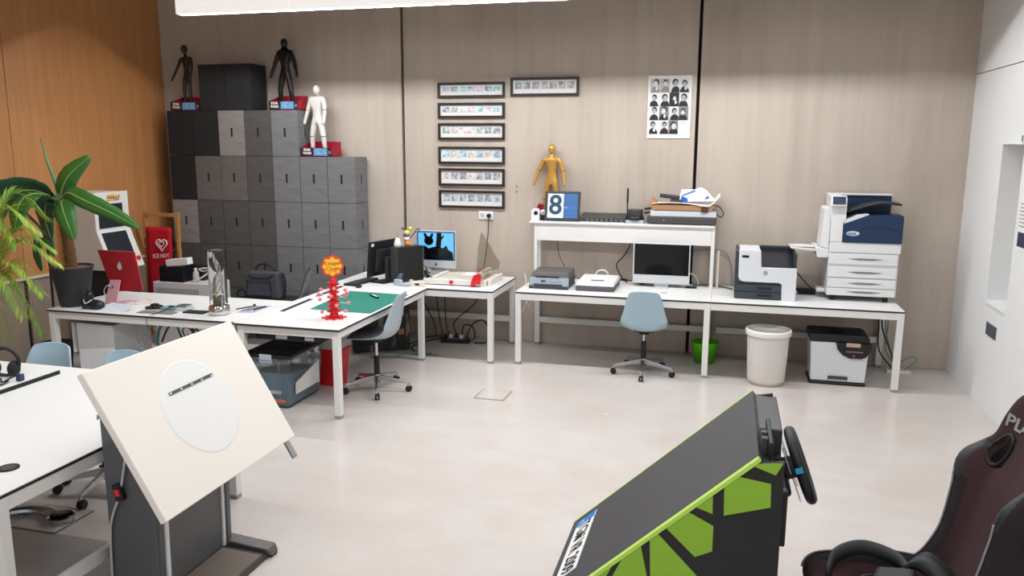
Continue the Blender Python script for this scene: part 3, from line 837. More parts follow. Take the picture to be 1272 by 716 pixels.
def tangle(label, seed, n, c, d, m, loc, r=.005):
    rs = random.Random(seed); mb = MB()
    for k in range(n):
        o = [c[i] + rs.uniform(-d[i], d[i]) * .7 for i in range(2)]
        pts = [(o[0] + rs.uniform(-.09, .09), o[1] + rs.uniform(-d[1], d[1]), c[2] + rs.random() * d[2]) for _ in range(6)]
        mb.m = 1 if k % 3 == 2 else 0
        mb.tube(curve_pts(pts, 6), r, 6)
    o = mb.build('cable_tangle', m, None, smooth=True, loc=loc)
    return tag(o, label, 'cables', kind='stuff')
tangle('tangled black cables lying between the white scanner and the silver computer', 3, 9, (-.86, 8.27, .745), (.22, .05, .05), [BLKM, BLKM], (-.86, 8.27, .74))
cable('thin black cable hanging from the shelf behind the grey scanner', [(-1.72, 8.36, 1.17), (-1.70, 8.38, 1.0), (-1.63, 8.36, .86), (-1.58, 8.3, .75)], .004, BLKM)
cable('black cable falling from the shelf beside the silver computer', [(-.93, 8.36, 1.17), (-1.0, 8.38, 1.03), (-1.08, 8.36, .92), (-1.02, 8.33, .80), (-.96, 8.3, .75)], .006, BLKM)
cable('grey cable running along the wall right of the shelf', [(-.30, 8.42, 1.09), (-.12, 8.43, 1.11), (.02, 8.42, 1.08), (.08, 8.42, .95), (.10, 8.40, .75)], .005, GRY)
cable('dark cable drooping between laser printer and copier', [(.62, 8.32, 1.05), (.72, 8.3, .92), (.83, 8.3, .80), (.9, 8.3, .755)], .006, BLKM)
tag(MB().obox((.79, 8.2, .765), .09, .05, .022).build('power_brick', BLKM, None, bevel=.006, loc=(.79, 8.2, .74)), 'black power brick behind the laser printer beside the copier', 'adapter')

# ------------------------------------------------------------------ on the shelf
SZ = 1.377
t = thing('small_camera', 'small white box camera at the left end of the shelf', 'camera', (-1.93, 8.235, SZ))
MB().prism([(-1.972, 8.2, SZ), (-1.885, 8.2, SZ), (-1.885, 8.2, SZ + .10), (-1.90, 8.2, SZ + .125), (-1.955, 8.2, SZ + .125), (-1.972, 8.2, SZ + .10)], (0, .07, 0)).build('camera_body', WPL, t, bevel=.005)
MB().cyl((-1.92, 8.197, SZ + .08), (-1.92, 8.2, SZ + .08), .022, n=16).build('lens', BLK, t)
t = thing('small_camera', 'tiny round white gadget tucked between box camera and screen', 'gadget', (-1.855, 8.26, SZ))
MB().ball((-1.852, 8.25, SZ + .085), .03, .012, .03).build('face', WPL, t, smooth=True)
MB().cyl((-1.852, 8.237, SZ + .085), (-1.852, 8.24, SZ + .085), .012, n=12).build('lens', GRY, t)
MB().box(-1.875, -1.83, 8.24, 8.28, SZ, SZ + .06).build('stand', BLK, t, bevel=.003)
def day_screen():
    t = thing('screen', 'dark framed screen showing a big 8 at the left of the shelf', 'screen', (-1.645, 8.25, SZ))
    ay, az = Vector((0, .985, -.17)), Vector((0, .17, .985))
    c = Vector((-1.645, 8.245, SZ + .157))
    MB().obox(c, .187, .012, .155, (1, 0, 0), ay, az).build('frame', mat('frame_slate', (58, 62, 72), .45), t, bevel=.012)
    f = lambda a, b, d=.0135: c + Vector((1, 0, 0)) * a + az * b - ay * d
    def pane(name, a0, a1, b0, b1, m, d=.0135, par=t):
        return MB().add([f(a0, b0, d), f(a1, b0, d), f(a1, b1, d), f(a0, b1, d), f(a0, b0, d - .002), f(a1, b0, d - .002), f(a1, b1, d - .002), f(a0, b1, d - .002)],
                        [(0, 1, 2, 3), (4, 7, 6, 5), (0, 4, 5, 1), (1, 5, 6, 2), (2, 6, 7, 3), (3, 7, 4, 0)]).build(name, m, par)
    p1 = pane('date_panel', -.155, .012, -.125, .125, mat('screen_white', (214, 232, 240), .4, emit=(214, 232, 240), estr=.35))
    p2 = pane('agenda_panel', .012, .16, -.125, .125, mat('screen_blue', (66, 104, 158), .35, emit=(66, 104, 158), estr=.25))
    for b in (-.1, -.075, -.045, .01, .035, .06, .09):
        pane('agenda_line', .016, .156, b, b + .004, mat('agenda_line_blue', (44, 72, 120), .4), .0142, p2)
    pane('agenda_line', .016, .06, -.02, -.014, mat('agenda_entry', (150, 190, 230), .4), .0142, p2)
    text('big_eight', '8', .285, mat('numeral_slate', (52, 72, 96), .5), p1, f(-.072, -.0, .0148), (1, 0, 0), az, .0004, bold=.006)
    MB().prism([(-1.66, 8.262, SZ + .1), (-1.66, 8.33, SZ), (-1.66, 8.32, SZ)], (.03, 0, 0)).build('easel_leg', BLK, t)
day_screen()
t = thing('network_switch', 'dark grey network switch beside the screen on the shelf', 'network switch', (-1.22, 8.31, SZ))
MB().hexa([(-1.452, 8.205, SZ), (-.985, 8.205, SZ), (-.985, 8.415, SZ), (-1.452, 8.415, SZ)], [(-1.452, 8.205, SZ + .05), (-.985, 8.205, SZ + .05), (-.985, 8.415, SZ + .085), (-1.452, 8.415, SZ + .085)]).build('case', mat('switch_case', (66, 64, 62), .5), t, bevel=.005)
for i in range(24):
    MB().box(-1.405 + i * .0165, -1.393 + i * .0165, 8.2015, 8.2045, SZ + .016, SZ + .034).build('port', GRY if i % 3 else BLKM, t)
MB().box(-1.45, -.99, 8.195, 8.204, SZ - .0, SZ + .008).build('front_lip', LGR, t)
t = thing('router', 'black router with an upright antenna in the middle of the shelf', 'router', (-.89, 8.28, SZ))
MB().box(-.985, -.80, 8.215, 8.33, SZ, SZ + .032).build('white_base', LGR, t, bevel=.004)
MB().lathe([(.001, .033), (.085, .033), (.09, .05), (.08, .075), (.001, .08)], (-.89, 8.28, SZ), 24).build('puck', BLK, t)
MB().lathe([(.001, .08), (.075, .08), (.078, .13), (.07, .14), (.001, .142)], (-.89, 8.28, SZ), 24).build('upper_puck', DGR, t)
MB().cyl((-.977, 8.3, SZ + .032), (-.977, 8.3, SZ + .2), .006, n=8).cyl((-.977, 8.3, SZ + .2), (-.977, 8.3, SZ + .35), .010, .009, 8).build('antenna', BLK, t)
t = thing('amplifier', 'wide dark slim player unit under the paper stack on the shelf', 'amplifier', (-.42, 8.3, SZ))
MB().box(-.765, -.085, 8.185, 8.42, SZ + .008, SZ + .078).build('case', mat('player_grey', (72, 70, 72), .45), t, bevel=.008)
MB().box(-.74, -.66, 8.2, 8.25, SZ, SZ + .008).box(-.2, -.12, 8.2, 8.25, SZ, SZ + .008).box(-.74, -.12, 8.35, 8.40, SZ, SZ + .008).build('feet', BLK, t)
MB().box(-.60, -.592, 8.183, 8.186, SZ + .04, SZ + .048).build('led', INKW, t)
tag(MB().box(-.735, -.085, 8.2, 8.41, SZ + .079, SZ + .135).build('binder', mat('grey_white_binder', (206, 206, 208), .5), None, bevel=.006, loc=(-.41, 8.3, SZ + .079)), 'pale grey flat box lying on the player unit', 'box')
tag(MB().box(-.69, -.10, 8.2, 8.41, SZ + .136, SZ + .145).build('grey_folder', mat('folder_grey', (150, 150, 154), .5), None, loc=(-.4, 8.3, SZ + .136)), 'thin grey folder between the pale box and the cardboard tray', 'folder')
t = thing('cardboard_tray', 'brown shallow cardboard tray holding papers on the shelf stack', 'tray', (-.42, 8.3, SZ + .146))
MB().hexa([(-.70, 8.195, SZ + .146), (-.13, 8.195, SZ + .146), (-.13, 8.41, SZ + .146), (-.70, 8.41, SZ + .146)], [(-.73, 8.19, SZ + .195), (-.11, 8.19, SZ + .195), (-.11, 8.415, SZ + .195), (-.73, 8.415, SZ + .195)]).build('tray_body', CARD, t)
MB().prism([(-.73, 8.19, SZ + .19), (-.735, 8.2, SZ + .265), (-.66, 8.2, SZ + .205)], (0, .2, 0)).build('side_flap', CARD, t)
MB().box(-.235, -.17, 8.184, 8.19, SZ + .13, SZ + .19).build('tape_tab', mat('dark_tape', (74, 50, 44), .6), t)
pf = lambda u, v: (-.72 + u * .66, 8.18 + v * .22, SZ + .205 + .02 * math.sin(u * 5) * (1 - v) + max(0, u - .86) * .75 + .01 * v)
tag(MB().grid(pf, 20, 5).build('paper_sheet', PAPER, None, smooth=True, solid=.004, loc=(-.4, 8.3, SZ + .2)), 'large curling white sheet on top of the shelf stack', 'paper')
t = thing('remote_control', 'dark handheld unit lying on the papers of the shelf stack', 'gadget', (-.56, 8.29, SZ + .235))
MB().obox((-.55, 8.29, SZ + .275), .10, .05, .018, (.99, 0, -.1), (0, 1, 0), (.1, 0, .99)).build('body', mat('gadget_dark', (60, 54, 54), .5), t, bevel=.006)
MB().obox((-.60, 8.235, SZ + .288), .03, .008, .012).obox((-.48, 8.27, SZ + .238), .06, .045, .012).build('base_part', DGR, t, bevel=.003)
t = thing('paper_bag', 'white folded paper bag with blue print on the shelf stack', 'paper bag', (-.30, 8.3, SZ + .22))
MB().prism([(-.47, 8.24, SZ + .225), (-.10, 8.24, SZ + .24), (-.19, 8.26, SZ + .345), (-.25, 8.26, SZ + .375), (-.31, 8.26, SZ + .35), (-.44, 8.26, SZ + .35), (-.45, 8.25, SZ + .29)], (0, .06, .0)).build('bag_body', mat('bag_white', (226, 228, 234), .6), t, bevel=.006)
MB().prism([(-.445, 8.236, SZ + .225), (-.37, 8.236, SZ + .225), (-.375, 8.238, SZ + .262), (-.43, 8.24, SZ + .285)], (0, .004, 0)).build('blue_print', BLUEINK, t)
MB().prism([(-.43, 8.244, SZ + .285), (-.30, 8.25, SZ + .34), (-.31, 8.25, SZ + .345), (-.43, 8.244, SZ + .293)], (0, .004, 0)).build('blue_line', BLUEINK, t)
MB().prism([(-.21, 8.238, SZ + .262), (-.165, 8.238, SZ + .27), (-.175, 8.24, SZ + .295)], (0, .004, 0)).build('blue_print', BLUEINK, t)
cable('black cable loop sticking out right of the shelf stack', [(-.10, 8.3, SZ + .20), (-.05, 8.3, SZ + .17), (-.02, 8.3, SZ + .11), (-.04, 8.3, SZ + .08), (-.08, 8.3, SZ + .10), (-.085, 8.3, SZ + .14)], .005, BLKM)
for i, z in enumerate((.105, .145)):
    tag(MB().cyl((-.80, 8.26, SZ + z), (-.735, 8.27, SZ + z + .01), .010, n=10).build('cable_plug', BLKM, None, loc=(-.77, 8.26, SZ + z)), ['lower', 'upper'][i] + ' black plug poking out left of the pale grey box', 'plug')

# ------------------------------------------------------------------ generic jointed figures in display trays
def figure(label, loc, H, m, facing=0.0, arm=(.0, .0), tilt=0.0, slim=1.0, headm=None, stance=1.0):
    """a plain jointed display mannequin: one skinned body and a plain head"""
    J = {'pelvis': (0, 0, .52), 'waist': (0, 0, .60), 'chest': (0, 0, .735), 'neck': (tilt * .2, 0, .825), 'chin': (tilt * .45, -.005, .868),
         'sl': (-.105, 0, .79), 'el': (-.15 - arm[0] * .05, -.01, .64), 'wl': (-.165 - arm[0] * .12, -.04, .50), 'hl': (-.165 - arm[0] * .14, -.055, .44),
         'sr': (.105, 0, .79), 'er': (.15 + arm[1] * .05, -.01, .64), 'wr': (.165 + arm[1] * .12, -.04, .50), 'hr': (.165 + arm[1] * .14, -.055, .44),
         'pl': (-.05, 0, .49), 'kl': (-.062 * stance, -.012, .27), 'al': (-.07 * stance, .01, .05), 'fl': (-.08 * stance, -.05, .022),
         'pr': (.05, 0, .49), 'kr': (.062 * stance, -.012, .27), 'ar': (.07 * stance, .01, .05), 'fr': (.08 * stance, -.05, .022)}
    Rr = {'pelvis': .062, 'waist': .058, 'chest': .082, 'neck': .03, 'chin': .03, 's': .038, 'e': .027, 'w': .021, 'h': .022, 'p': .046, 'k': .034, 'a': .024, 'f': .024}
    E = [('pelvis', 'waist'), ('waist', 'chest'), ('chest', 'neck'), ('neck', 'chin')] + [e for s in 'lr' for e in (('chest', 's' + s), ('s' + s, 'e' + s), ('e' + s, 'w' + s), ('w' + s, 'h' + s), ('pelvis', 'p' + s), ('p' + s, 'k' + s), ('k' + s, 'a' + s), ('a' + s, 'f' + s))]
    t = thing('display_figure', label, 'figurine', loc, facing, 'large jointed toy figures', local=True)
    ks = list(J)
    me = bpy.data.meshes.new('body')
    me.from_pydata([Vector(J[k]) * H for k in ks], [(ks.index(a), ks.index(b)) for a, b in E], [])
    o = bpy.data.objects.new('body', me); COL.objects.link(o); o.parent = t
    me.materials.append(m)
    o.modifiers.new('skin', 'SKIN')
    for i, k in enumerate(ks):
        r = Rr.get(k, Rr.get(k[0])) * H * slim
        sv = me.skin_vertices[0].data[i]
        sv.radius = (r, r * (.72 if k in ('chest', 'waist', 'pelvis') else 1.0)); sv.use_root = (k == 'pelvis')
    sb = o.modifiers.new('sub', 'SUBSURF'); sb.levels = sb.render_levels = 2
    for p in me.polygons: p.use_smooth = True
    hd = Vector(J['chin']) * H + Vector((tilt * .06, 0, .052)) * H
    MB().ball(hd, .047 * H, .055 * H, .064 * H, 16, 12).build('head', headm or m, t, smooth=True)
    for s in 'lr':
        for k in 'ke':
            MB().torus(Vector(J[k + s]) * H, Rr[k] * H * slim * .86, .006 * H, (1, 0, 0), (0, 1, 0), 16, 6).build('joint_band', DGR, t, smooth=True)
    return t
def display_tray(label, x0, x1, y0, y1, z):
    t = thing('display_tray', label, 'tray', ((x0 + x1) / 2, (y0 + y1) / 2, z))
    TD = mat('tray_dark_print', (52, 26, 36), .5)
    h = .095
    MB().box(x0, x1, y0, y0 + .006, z, z + h).box(x0, x1, y0 + .006, y1, z, z + .006).build('front_panel', TD, t)
    b = MB()
    b.m = 1
    b.prism([(x0, y0 + .006, z + .006), (x0, y1, z + .006), (x0, y1, z + .16), (x0, y0 + .006, z + h)], (.005, 0, 0))
    b.prism([(x1 - .005, y0 + .006, z + .006), (x1 - .005, y1, z + .006), (x1 - .005, y1, z + .16), (x1 - .005, y0 + .006, z + h)], (.005, 0, 0))
    b.box(x0 + .005, x1 - .005, y1 - .005, y1, z + .006, z + .16)
    b.build('red_liner', [TD, mat('tray_red_card', (170, 18, 44), .55)], t)
    w = x1 - x0
    g = MB().box(x0 + w * .42, x0 + w * .86, y0 - .002, y0, z + .02, z + .088).build('blue_picture', mat('tray_blue_print', (110, 160, 204), .5, var=.8, scale=22), t)
    MB().box(x0 + w * .40, x0 + w * .88, y0 - .0025, y0, z + .006, z + .02).build('caption_strip', mat('caption_violet', (120, 110, 170), .5), t)
    text('printed_logo', 'STAR\nWARS', .036, INKW, t, (x0 + w * .2, y0 - .0012, z + .052), (1, 0, 0), (0, 0, 1), .0005, bold=.0015)
    MB().cyl((x1 - w * .065, y0 - .002, z + .045), (x1 - w * .065, y0, z + .045), .018, n=12).build('age_mark', GRY, t)
display_tray('red lined display tray on the far left of the box stack', -6.225, -5.845, 8.13, 8.36, 5 * BH)
display_tray('red lined display tray right of the two black boxes', -4.955, -4.60, 8.13, 8.36, 5 * BH)
display_tray('red lined display tray on the lower right step of the box stack', -4.575, -4.205, 8.12, 8.35, 4 * BH)
display_tray('small red lined tray half hidden behind the screen on the shelf', -1.945, -1.63, 8.285, 8.43, SZ)
figure('slim dark gunmetal toy figure standing in the far left tray', (-6.06, 8.24, 5 * BH + .006), .745, BRONZE, -.25, (.9, -.3), -.04, .78)
figure('glossy black toy figure standing in the tray beside the black boxes', (-4.80, 8.25, 5 * BH + .006), .78, FIGBLK, -.15, (.4, .5), 0, 1.12, stance=1.5)
figure('glossy white toy figure standing in the tray on the lower step', (-4.42, 8.24, 4 * BH + .006), .78, FIGWHT, -.2, (.25, -.2), 0, 1.15, stance=1.6)
figure('gold toy figure standing behind the screen on the shelf', (-1.79, 8.37, SZ + .006), .80, GOLD, -.2, (.55, .3), 0, 1.0, stance=1.3)

# ------------------------------------------------------------------ pictures on the wall
FR = mat('black_picture_frame', (40, 33, 31), .45)
MATB = mat('picture_mount_white', (226, 222, 218), .6)
def hsv(h, s, v):
    i = int(h * 6) % 6; f = h * 6 - int(h * 6); p, q, u = v * (1 - s), v * (1 - f * s), v * (1 - (1 - f) * s)
    return [(v, u, p), (q, v, p), (p, v, u), (p, q, v), (u, p, v), (v, p, q)][i]
rp = random.Random(11)
def photo_frame(x0, x1, z0, z1, label, hues, fm=FR):
    t = thing('picture_frame', label, 'picture', ((x0 + x1) / 2, WY - .012, z0))
    b = .026
    mb = MB()
    mb.box(x0, x1, WY - .026, WY - .001, z0, z0 + b).box(x0, x1, WY - .026, WY - .001, z1 - b, z1)
    mb.box(x0, x0 + b, WY - .026, WY - .001, z0 + b, z1 - b).box(x1 - b, x1, WY - .026, WY - .001, z0 + b, z1 - b)
    mb.build('frame', fm, t)
    mt = MB().box(x0 + b, x1 - b, WY - .010, WY - .001, z0 + b, z1 - b).build('mount', MATB, t)
    iw = (x1 - x0 - 2 * b - .03); pw = iw / 7
    for i in range(7):
        xa = x0 + b + .015 + i * pw
        zb = z0 + b + (z1 - z0 - 2 * b) * .34
        p = MB().box(xa + .008, xa + pw - .010, WY - .0125, WY - .0102, zb, z1 - b - .018).build('photo', PHOTO, mt)
        h = hues[i % len(hues)]
        p['tint'] = [float(c) for c in hsv(h[0], h[1], h[2])]
        p['seed'] = float(rp.uniform(0, 40))
        if i: MB().box(xa - .002, xa, WY - .0112, WY - .0102, z0 + b + .012, z1 - b - .012).build('card_edge', LGR, mt)
B_, P_, G_, T_, Y_, N_ = (.58, .45, .55), (.98, .18, .8), (.38, .3, .5), (.53, .5, .75), (.1, .35, .8), (.6, .1, .35)
fr = [(2.655, 2.817, 'topmost picture frame of the left column, blue-grey photos', [B_, N_, T_, B_, P_, B_, T_]),
      (2.44, 2.603, 'second picture frame down in the left column, pale pink and teal photos', [N_, G_, P_, P_, T_, P_, T_]),
      (2.21, 2.388, 'third picture frame down in the left column, green and pink photos', [G_, P_, P_, P_, G_, N_, N_]),
      (1.95, 2.137, 'fourth picture frame down in the left column, sky-blue and ochre photos', [T_, Y_, T_, Y_, T_, Y_, B_]),
      (1.712, 1.902, 'fifth picture frame down in the left column, pale violet photos', [P_, N_, N_, P_, N_, N_, N_]),
      (1.472, 1.664, 'lowest picture frame of the left column, deep blue photos', [B_, N_, B_, N_, B_, N_, B_])]
for z0, z1, lab, hs in fr:
    photo_frame(-3.075, -2.323, z0, z1, lab, hs)
photo_frame(-2.26, -1.527, 2.665, 2.855, 'single picture frame right of the column, dark monochrome photos', [B_, N_, N_, N_, N_, N_, N_])

def poster():
    x0, x1, z0, z1 = -.818, -.386, 2.231, 2.852
    y = WY - .012
    t = thing('poster', 'white poster with a grid of black and white portraits', 'poster', ((x0 + x1) / 2, WY - .006, z0))
    MB().box(x0, x1, y, WY - .001, z0, z1).build('poster_board', mat('poster_white', (226, 224, 222), .5), t)
    cw, ch = .0965, .137
    gx, gz = x0 + .022, z1 - .03
    ms = [mat('print_pale', (216, 214, 212), .6), mat('print_grey', (130, 128, 126), .6), mat('print_dark', (36, 35, 36), .6), mat('print_mid', (176, 174, 172), .6)]
    r = random.Random(5)
    bg = [3, 3, 0, 0, 0, 0, 2, 0, 0, 1, 0, 1, 0, 0, 1, 0]
    for i in range(16):
        c, q = i % 4, i // 4
        xa, za = gx + c * cw, gz - (q + 1) * ch
        if i == 15:
            mb = MB(); mb.m = 2
            for k in range(16):
                a, b = xa + .01 + r.random() * .07, za + .02 + r.random() * .11
                s, d = r.uniform(.006, .014), r.uniform(-.006, .006)
                mb.add([(a, y - .0012, b), (a + s, y - .0012, b + d), (a + s, y - .0012, b + d + .0022), (a, y - .0012, b + .0022)], [(0, 1, 2, 3)])
            mb.build('signatures', ms, t)
            continue
        mb = MB(); mb.m = bg[i]
        mb.box(xa, xa + cw - .001, y - .0008, y, za, za + ch - .001)
        cx = xa + cw * r.uniform(.4, .62); hz = za + ch * r.uniform(.58, .70); hr = r.uniform(.019, .027)
        def disc(cx, cz, rx, rz, m, d, a0=0, a1=2 * PI, n=18):
            mb.m = m
            mb.add([(min(max(cx + rx * math.cos(a0 + (a1 - a0) * k / n), xa), xa + cw - .001), y - d, min(max(cz + rz * math.sin(a0 + (a1 - a0) * k / n), za), za + ch - .001)) for k in range(n + 1)], [list(range(n + 1))])
        dark = 2 if i not in (0, 1) else 1
        disc(cx, za - .005, cw * .48, ch * .48, dark, .0010, 0, PI)
        disc(cx + r.uniform(-.006, .006), hz + .008, hr * 1.15, hr * 1.35, 2, .0012)
        disc(cx, hz - .004, hr * .86, hr * 1.12, 0 if bg[i] else 3, .0014)
        disc(cx - .008, hz + .004, .004, .003, 2, .0016); disc(cx + .008, hz + .004, .004, .003, 2, .0016)
        disc(cx, hz - .016, .007, .0025, 2, .0016)
        if i % 3 == 0:
            disc(cx + .012, za + ch * .3, .012, .018, 0, .0016)
        mb.build('portrait', ms, t)
poster()
t = thing('wall_socket', 'white double wall socket with a black plug under the picture column', 'socket', (-2.535, WY, 1.35))
MB().box(-2.618, -2.452, WY - .014, WY, 1.352, 1.442).build('socket_plate', WPL, t, bevel=.004)
MB().cyl((-2.575, WY - .016, 1.397), (-2.575, WY - .013, 1.397), .026, n=18).build('socket_face', LGR, t)
MB().cyl((-2.495, WY - .05, 1.397), (-2.495, WY - .014, 1.397), .022, n=14).build('plug', BLK, t)
cable('black power cable falling from the wall socket behind the cutter guard', [(-2.495, WY - .045, 1.38), (-2.50, WY - .05, 1.2), (-2.53, WY - .045, .95), (-2.56, WY - .06, .76), (-2.565, WY - .06, .745)], .006, BLKM)
t = thing('floor_outlet', 'grey recessed outlet plate low on the white right wall', 'socket', (XR, 7.25, .615))
MB().box(XR - .006, XR - .0005, 7.125, 7.38, .617, .722).build('outlet_plate', mat('outlet_grey', (92, 96, 104), .5), t)
MB().box(XR - .008, XR - .006, 7.14, 7.365, .627, .712).build('outlet_inner', mat('outlet_dark', (74, 78, 88), .5), t)
t = thing('wall_notice', 'white printed notice at the edge of the right wall recess', 'notice', (XR, 6.76, 1.4))
MB().box(XR - .006, XR - .0005, 6.62, 6.895, 1.39, 1.80).build('notice_sheet', PAPER, t)
for k in range(7):
    MB().box(XR - .0072, XR - .006, 6.66, 6.88, 1.74 - k * .028, 1.747 - k * .028).build('text_line', GRY, t)
MB().box(XR - .0075, XR - .006, 6.7, 6.875, 1.42, 1.53).build('dark_picture', mat('notice_navy', (40, 52, 76), .5), t)
t = thing('small_ornament', 'tiny dark ornament on the ledge above the wall recess', 'ornament', (XR - .008, 7.05, 2.203))
MB().cyl((XR + .02, 7.12, 2.203), (XR + .02, 7.12, 2.245), .006, n=8).build('post', GRY, t)
MB().box(XR + .0, XR + .04, 7.02, 7.05, 2.203, 2.25).build('block', DGR, t)

# ------------------------------------------------------------------ desk against the back wall: computers and cutter
DZ = .7405
def old_mac():
    t = thing('desktop_computer', 'silver all-in-one computer showing a blue screen with dark shapes', 'computer', (-3.02, 8.15, DZ))
    x0, x1, z0, z1, y = -3.243, -2.79, .832, 1.243, 8.15
    SV = mat('brushed_silver_front', (196, 200, 204), .32, .35)
    MB().box(x0, x1, y, y + .03, z0, z1).build('housing', SV, t, bevel=.008)
    MB().box(x0 + .01, x1 - .01, y - .0015, y + .003, z0 + .088, z1 - .01).build('bezel', mat('bezel_blue_black', (52, 92, 140), .2), t)
    p = MB().box(x0 + .024, x1 - .024, y - .0025, y - .0016, z0 + .094, z1 - .024).build('screen', mat('screen_sky_blue', (96, 168, 216), .3, emit=(96, 168, 216), estr=.5), t)
    d = MB(); X = lambda a: x0 + .024 + a * .405; Z = lambda b: z0 + .094 + b * .293; Y = y - .0028
    def shape(pts):
        d.add([(X(a), Y, Z(b)) for a, b in pts], [list(range(len(pts)))])
    shape([(.02, .0), (1.0, .0), (.97, .30), (.85, .38), (.80, .55), (.70, .44), (.52, .50), (.40, .46), (.30, .42), (.18, .52), (.10, .48), (.12, .40), (.02, .38)])
    shape([(.30 + .13 * math.cos(k * PI / 9), .70 + .17 * math.sin(k * PI / 9)) for k in range(18)])
    shape([(.19, .80), (.15, .97), (.21, .99), (.28, .84)])
    shape([(.33, .84), (.38, .99), (.44, .97), (.40, .80)])
    shape([(.50, .45), (.53, 1.0), (.66, 1.0), (.66, .85), (.72, .92), (.74, .88), (.66, .74), (.64, .45)])
    d.build('dark_shapes', SCREEN, p)
    MB().ball(((x0 + x1) / 2, y - .001, z0 + .043), .012, .002, .013, 14, 8).build('logo_disc', BLKM, t)
    MB().hexa([(-3.1, y + .01, DZ), (-2.94, y + .01, DZ), (-2.94, y + .17, DZ), (-3.1, y + .17, DZ)], [(-3.09, y + .031, DZ + .2), (-2.95, y + .031, DZ + .2), (-2.95, y + .04, DZ + .2), (-3.09, y + .04, DZ + .2)]).build('stand', SV, t)
old_mac()
def tower_on_desk():
    t = thing('computer_tower', 'black computer tower standing on the desk between two screens', 'computer', (-3.2, 7.78, DZ))
    ax, ay = Vector((.857, -.515, 0)), Vector((.515, .857, 0))
    c = Vector((-3.205, 7.795, DZ + .185))
    MB().obox(c, .052, .17, .183, ax, ay).build('case', BLK, t, bevel=.004)
    MB().obox(c + ay * .172 + ax * .0, .05, .003, .18, ax, ay).build('rear_plate', GRY, t)
    MB().obox(c - ay * .172, .053, .004, .184, ax, ay).build('front_bezel', DGR, t, bevel=.004)
    for k in range(3):
        MB().obox(c + ay * .1765 + ax * .01 + Vector((0, 0, .1 - k * .09)), .03, .003, .022, ax, ay).build('port_panel', LGR, t)
tower_on_desk()
def black_monitor():
    t = thing('monitor', 'black monitor seen from behind with a white sticker', 'monitor', (-3.42, 7.75, DZ))
    ay = Vector((.25, .968, 0)); ax = Vector((.968, -.25, 0)); az = Vector((.10, -.02, .995))
    c = Vector((-3.475, 7.76, DZ + .245))
    MB().obox(c, .014, .225, .185, ax, ay, az).build('panel', BLK, t, bevel=.006)
    MB().obox(c + ax * .028 + az * -.02, .018, .14, .12, ax, ay, az).build('back_bulge', BLKM, t, bevel=.012)
    MB().obox(c + ax * .016 - ay * .19 + az * .15, .0015, .02, .014, ax, ay, az).build('sticker', INKW, t)
    MB().obox(c - ax * .0148, .001, .213, .17, ax, ay, az).build('screen', SCREEN, t)
    MB().obox((-3.405, 7.75, DZ + .13), .018, .035, .125, ax, ay).build('neck', DGR, t, bevel=.004)
    MB().obox((-3.42, 7.67, DZ + .006), .09, .11, .006, ax, ay).build('base', BLK, t, bevel=.004)
black_monitor()
def keyboard():
    t = thing('keyboard', 'black keyboard lying along the desk in front of the black monitor', 'keyboard', (-3.62, 7.55, DZ))
    ay = Vector((.16, .987, 0)); ax = Vector((.987, -.16, 0)); c = Vector((-3.625, 7.56, DZ + .010))
    MB().obox(c, .068, .22, .0095, ax, ay).build('case', BLK, t, bevel=.004)
    for i in range(5):
        for j in range(14):
            MB().obox(c + ax * (-.05 + i * .024) + ay * (-.2 + j * .031) + Vector((0, 0, .012)), .010, .013, .003, ax, ay).build('key', DGR, t)
keyboard()
tag(MB().ball((-3.53, 7.30, DZ + .012), .03, .045, .012).build('computer_mouse', BLK, None, smooth=True, loc=(-3.53, 7.30, DZ)), 'small black mouse at the near end of the keyboard', 'mouse')
tag(MB().obox((-3.06, 8.05, DZ + .004), .20, .08, .004, (.96, -.28, 0), (.28, .96, 0)).build('desk_pad', BLKM, None, loc=(-3.05, 8.05, DZ)), 'black desk pad in front of the blue-screen computer', 'pad')
# toy and little lamp standing on the tower
t = thing('toy_figure', 'small purple, white and orange toy with a stick on the black tower', 'toy', (-3.2, 7.80, DZ + .369))
zt = DZ + .369
MB().ball((-3.20, 7.80, zt + .03), .032, .028, .03).build('orange_body', mat('toy_orange', (232, 140, 48), .5), t, smooth=True)
MB().ball((-3.205, 7.80, zt + .08), .034, .03, .025).build('white_middle', FIGWHT, t, smooth=True)
MB().ball((-3.215, 7.80, zt + .115), .038, .03, .02).build('purple_collar', mat('toy_purple', (98, 62, 146), .5), t, smooth=True)
MB().ball((-3.205, 7.80, zt + .145), .03, .028, .025).build('yellow_head', mat('toy_yellow', (226, 224, 70), .5), t, smooth=True)
MB().ball((-3.17, 7.80, zt + .19), .018).build('yellow_knob', mat('toy_yellow', (226, 224, 70)), t, smooth=True)
MB().ball((-3.25, 7.80, zt + .185), .016).build('purple_knob', mat('toy_purple', (98, 62, 146)), t, smooth=True)
MB().tube(curve_pts([(-3.185, 7.79, zt + .07), (-3.13, 7.79, zt + .13), (-3.085, 7.79, zt + .185), (-3.065, 7.79, zt + .185), (-3.065, 7.79, zt + .16)]), .006, 8).build('stick', mat('toy_plum', (84, 50, 84), .5), t, smooth=True)
t = thing('toy_figure', 'small white egg-shaped toy with an antenna beside the purple toy', 'toy', (-3.27, 7.70, zt))
MB().lathe([(.001, 0), (.036, 0), (.038, .03), (.024, .085), (.006, .10)], (-3.272, 7.70, zt), 18).build('body', FIGWHT, t, smooth=True)
MB().cyl((-3.272, 7.70, zt + .099), (-3.276, 7.70, zt + .16), .003, n=6).build('antenna', GRY, t)
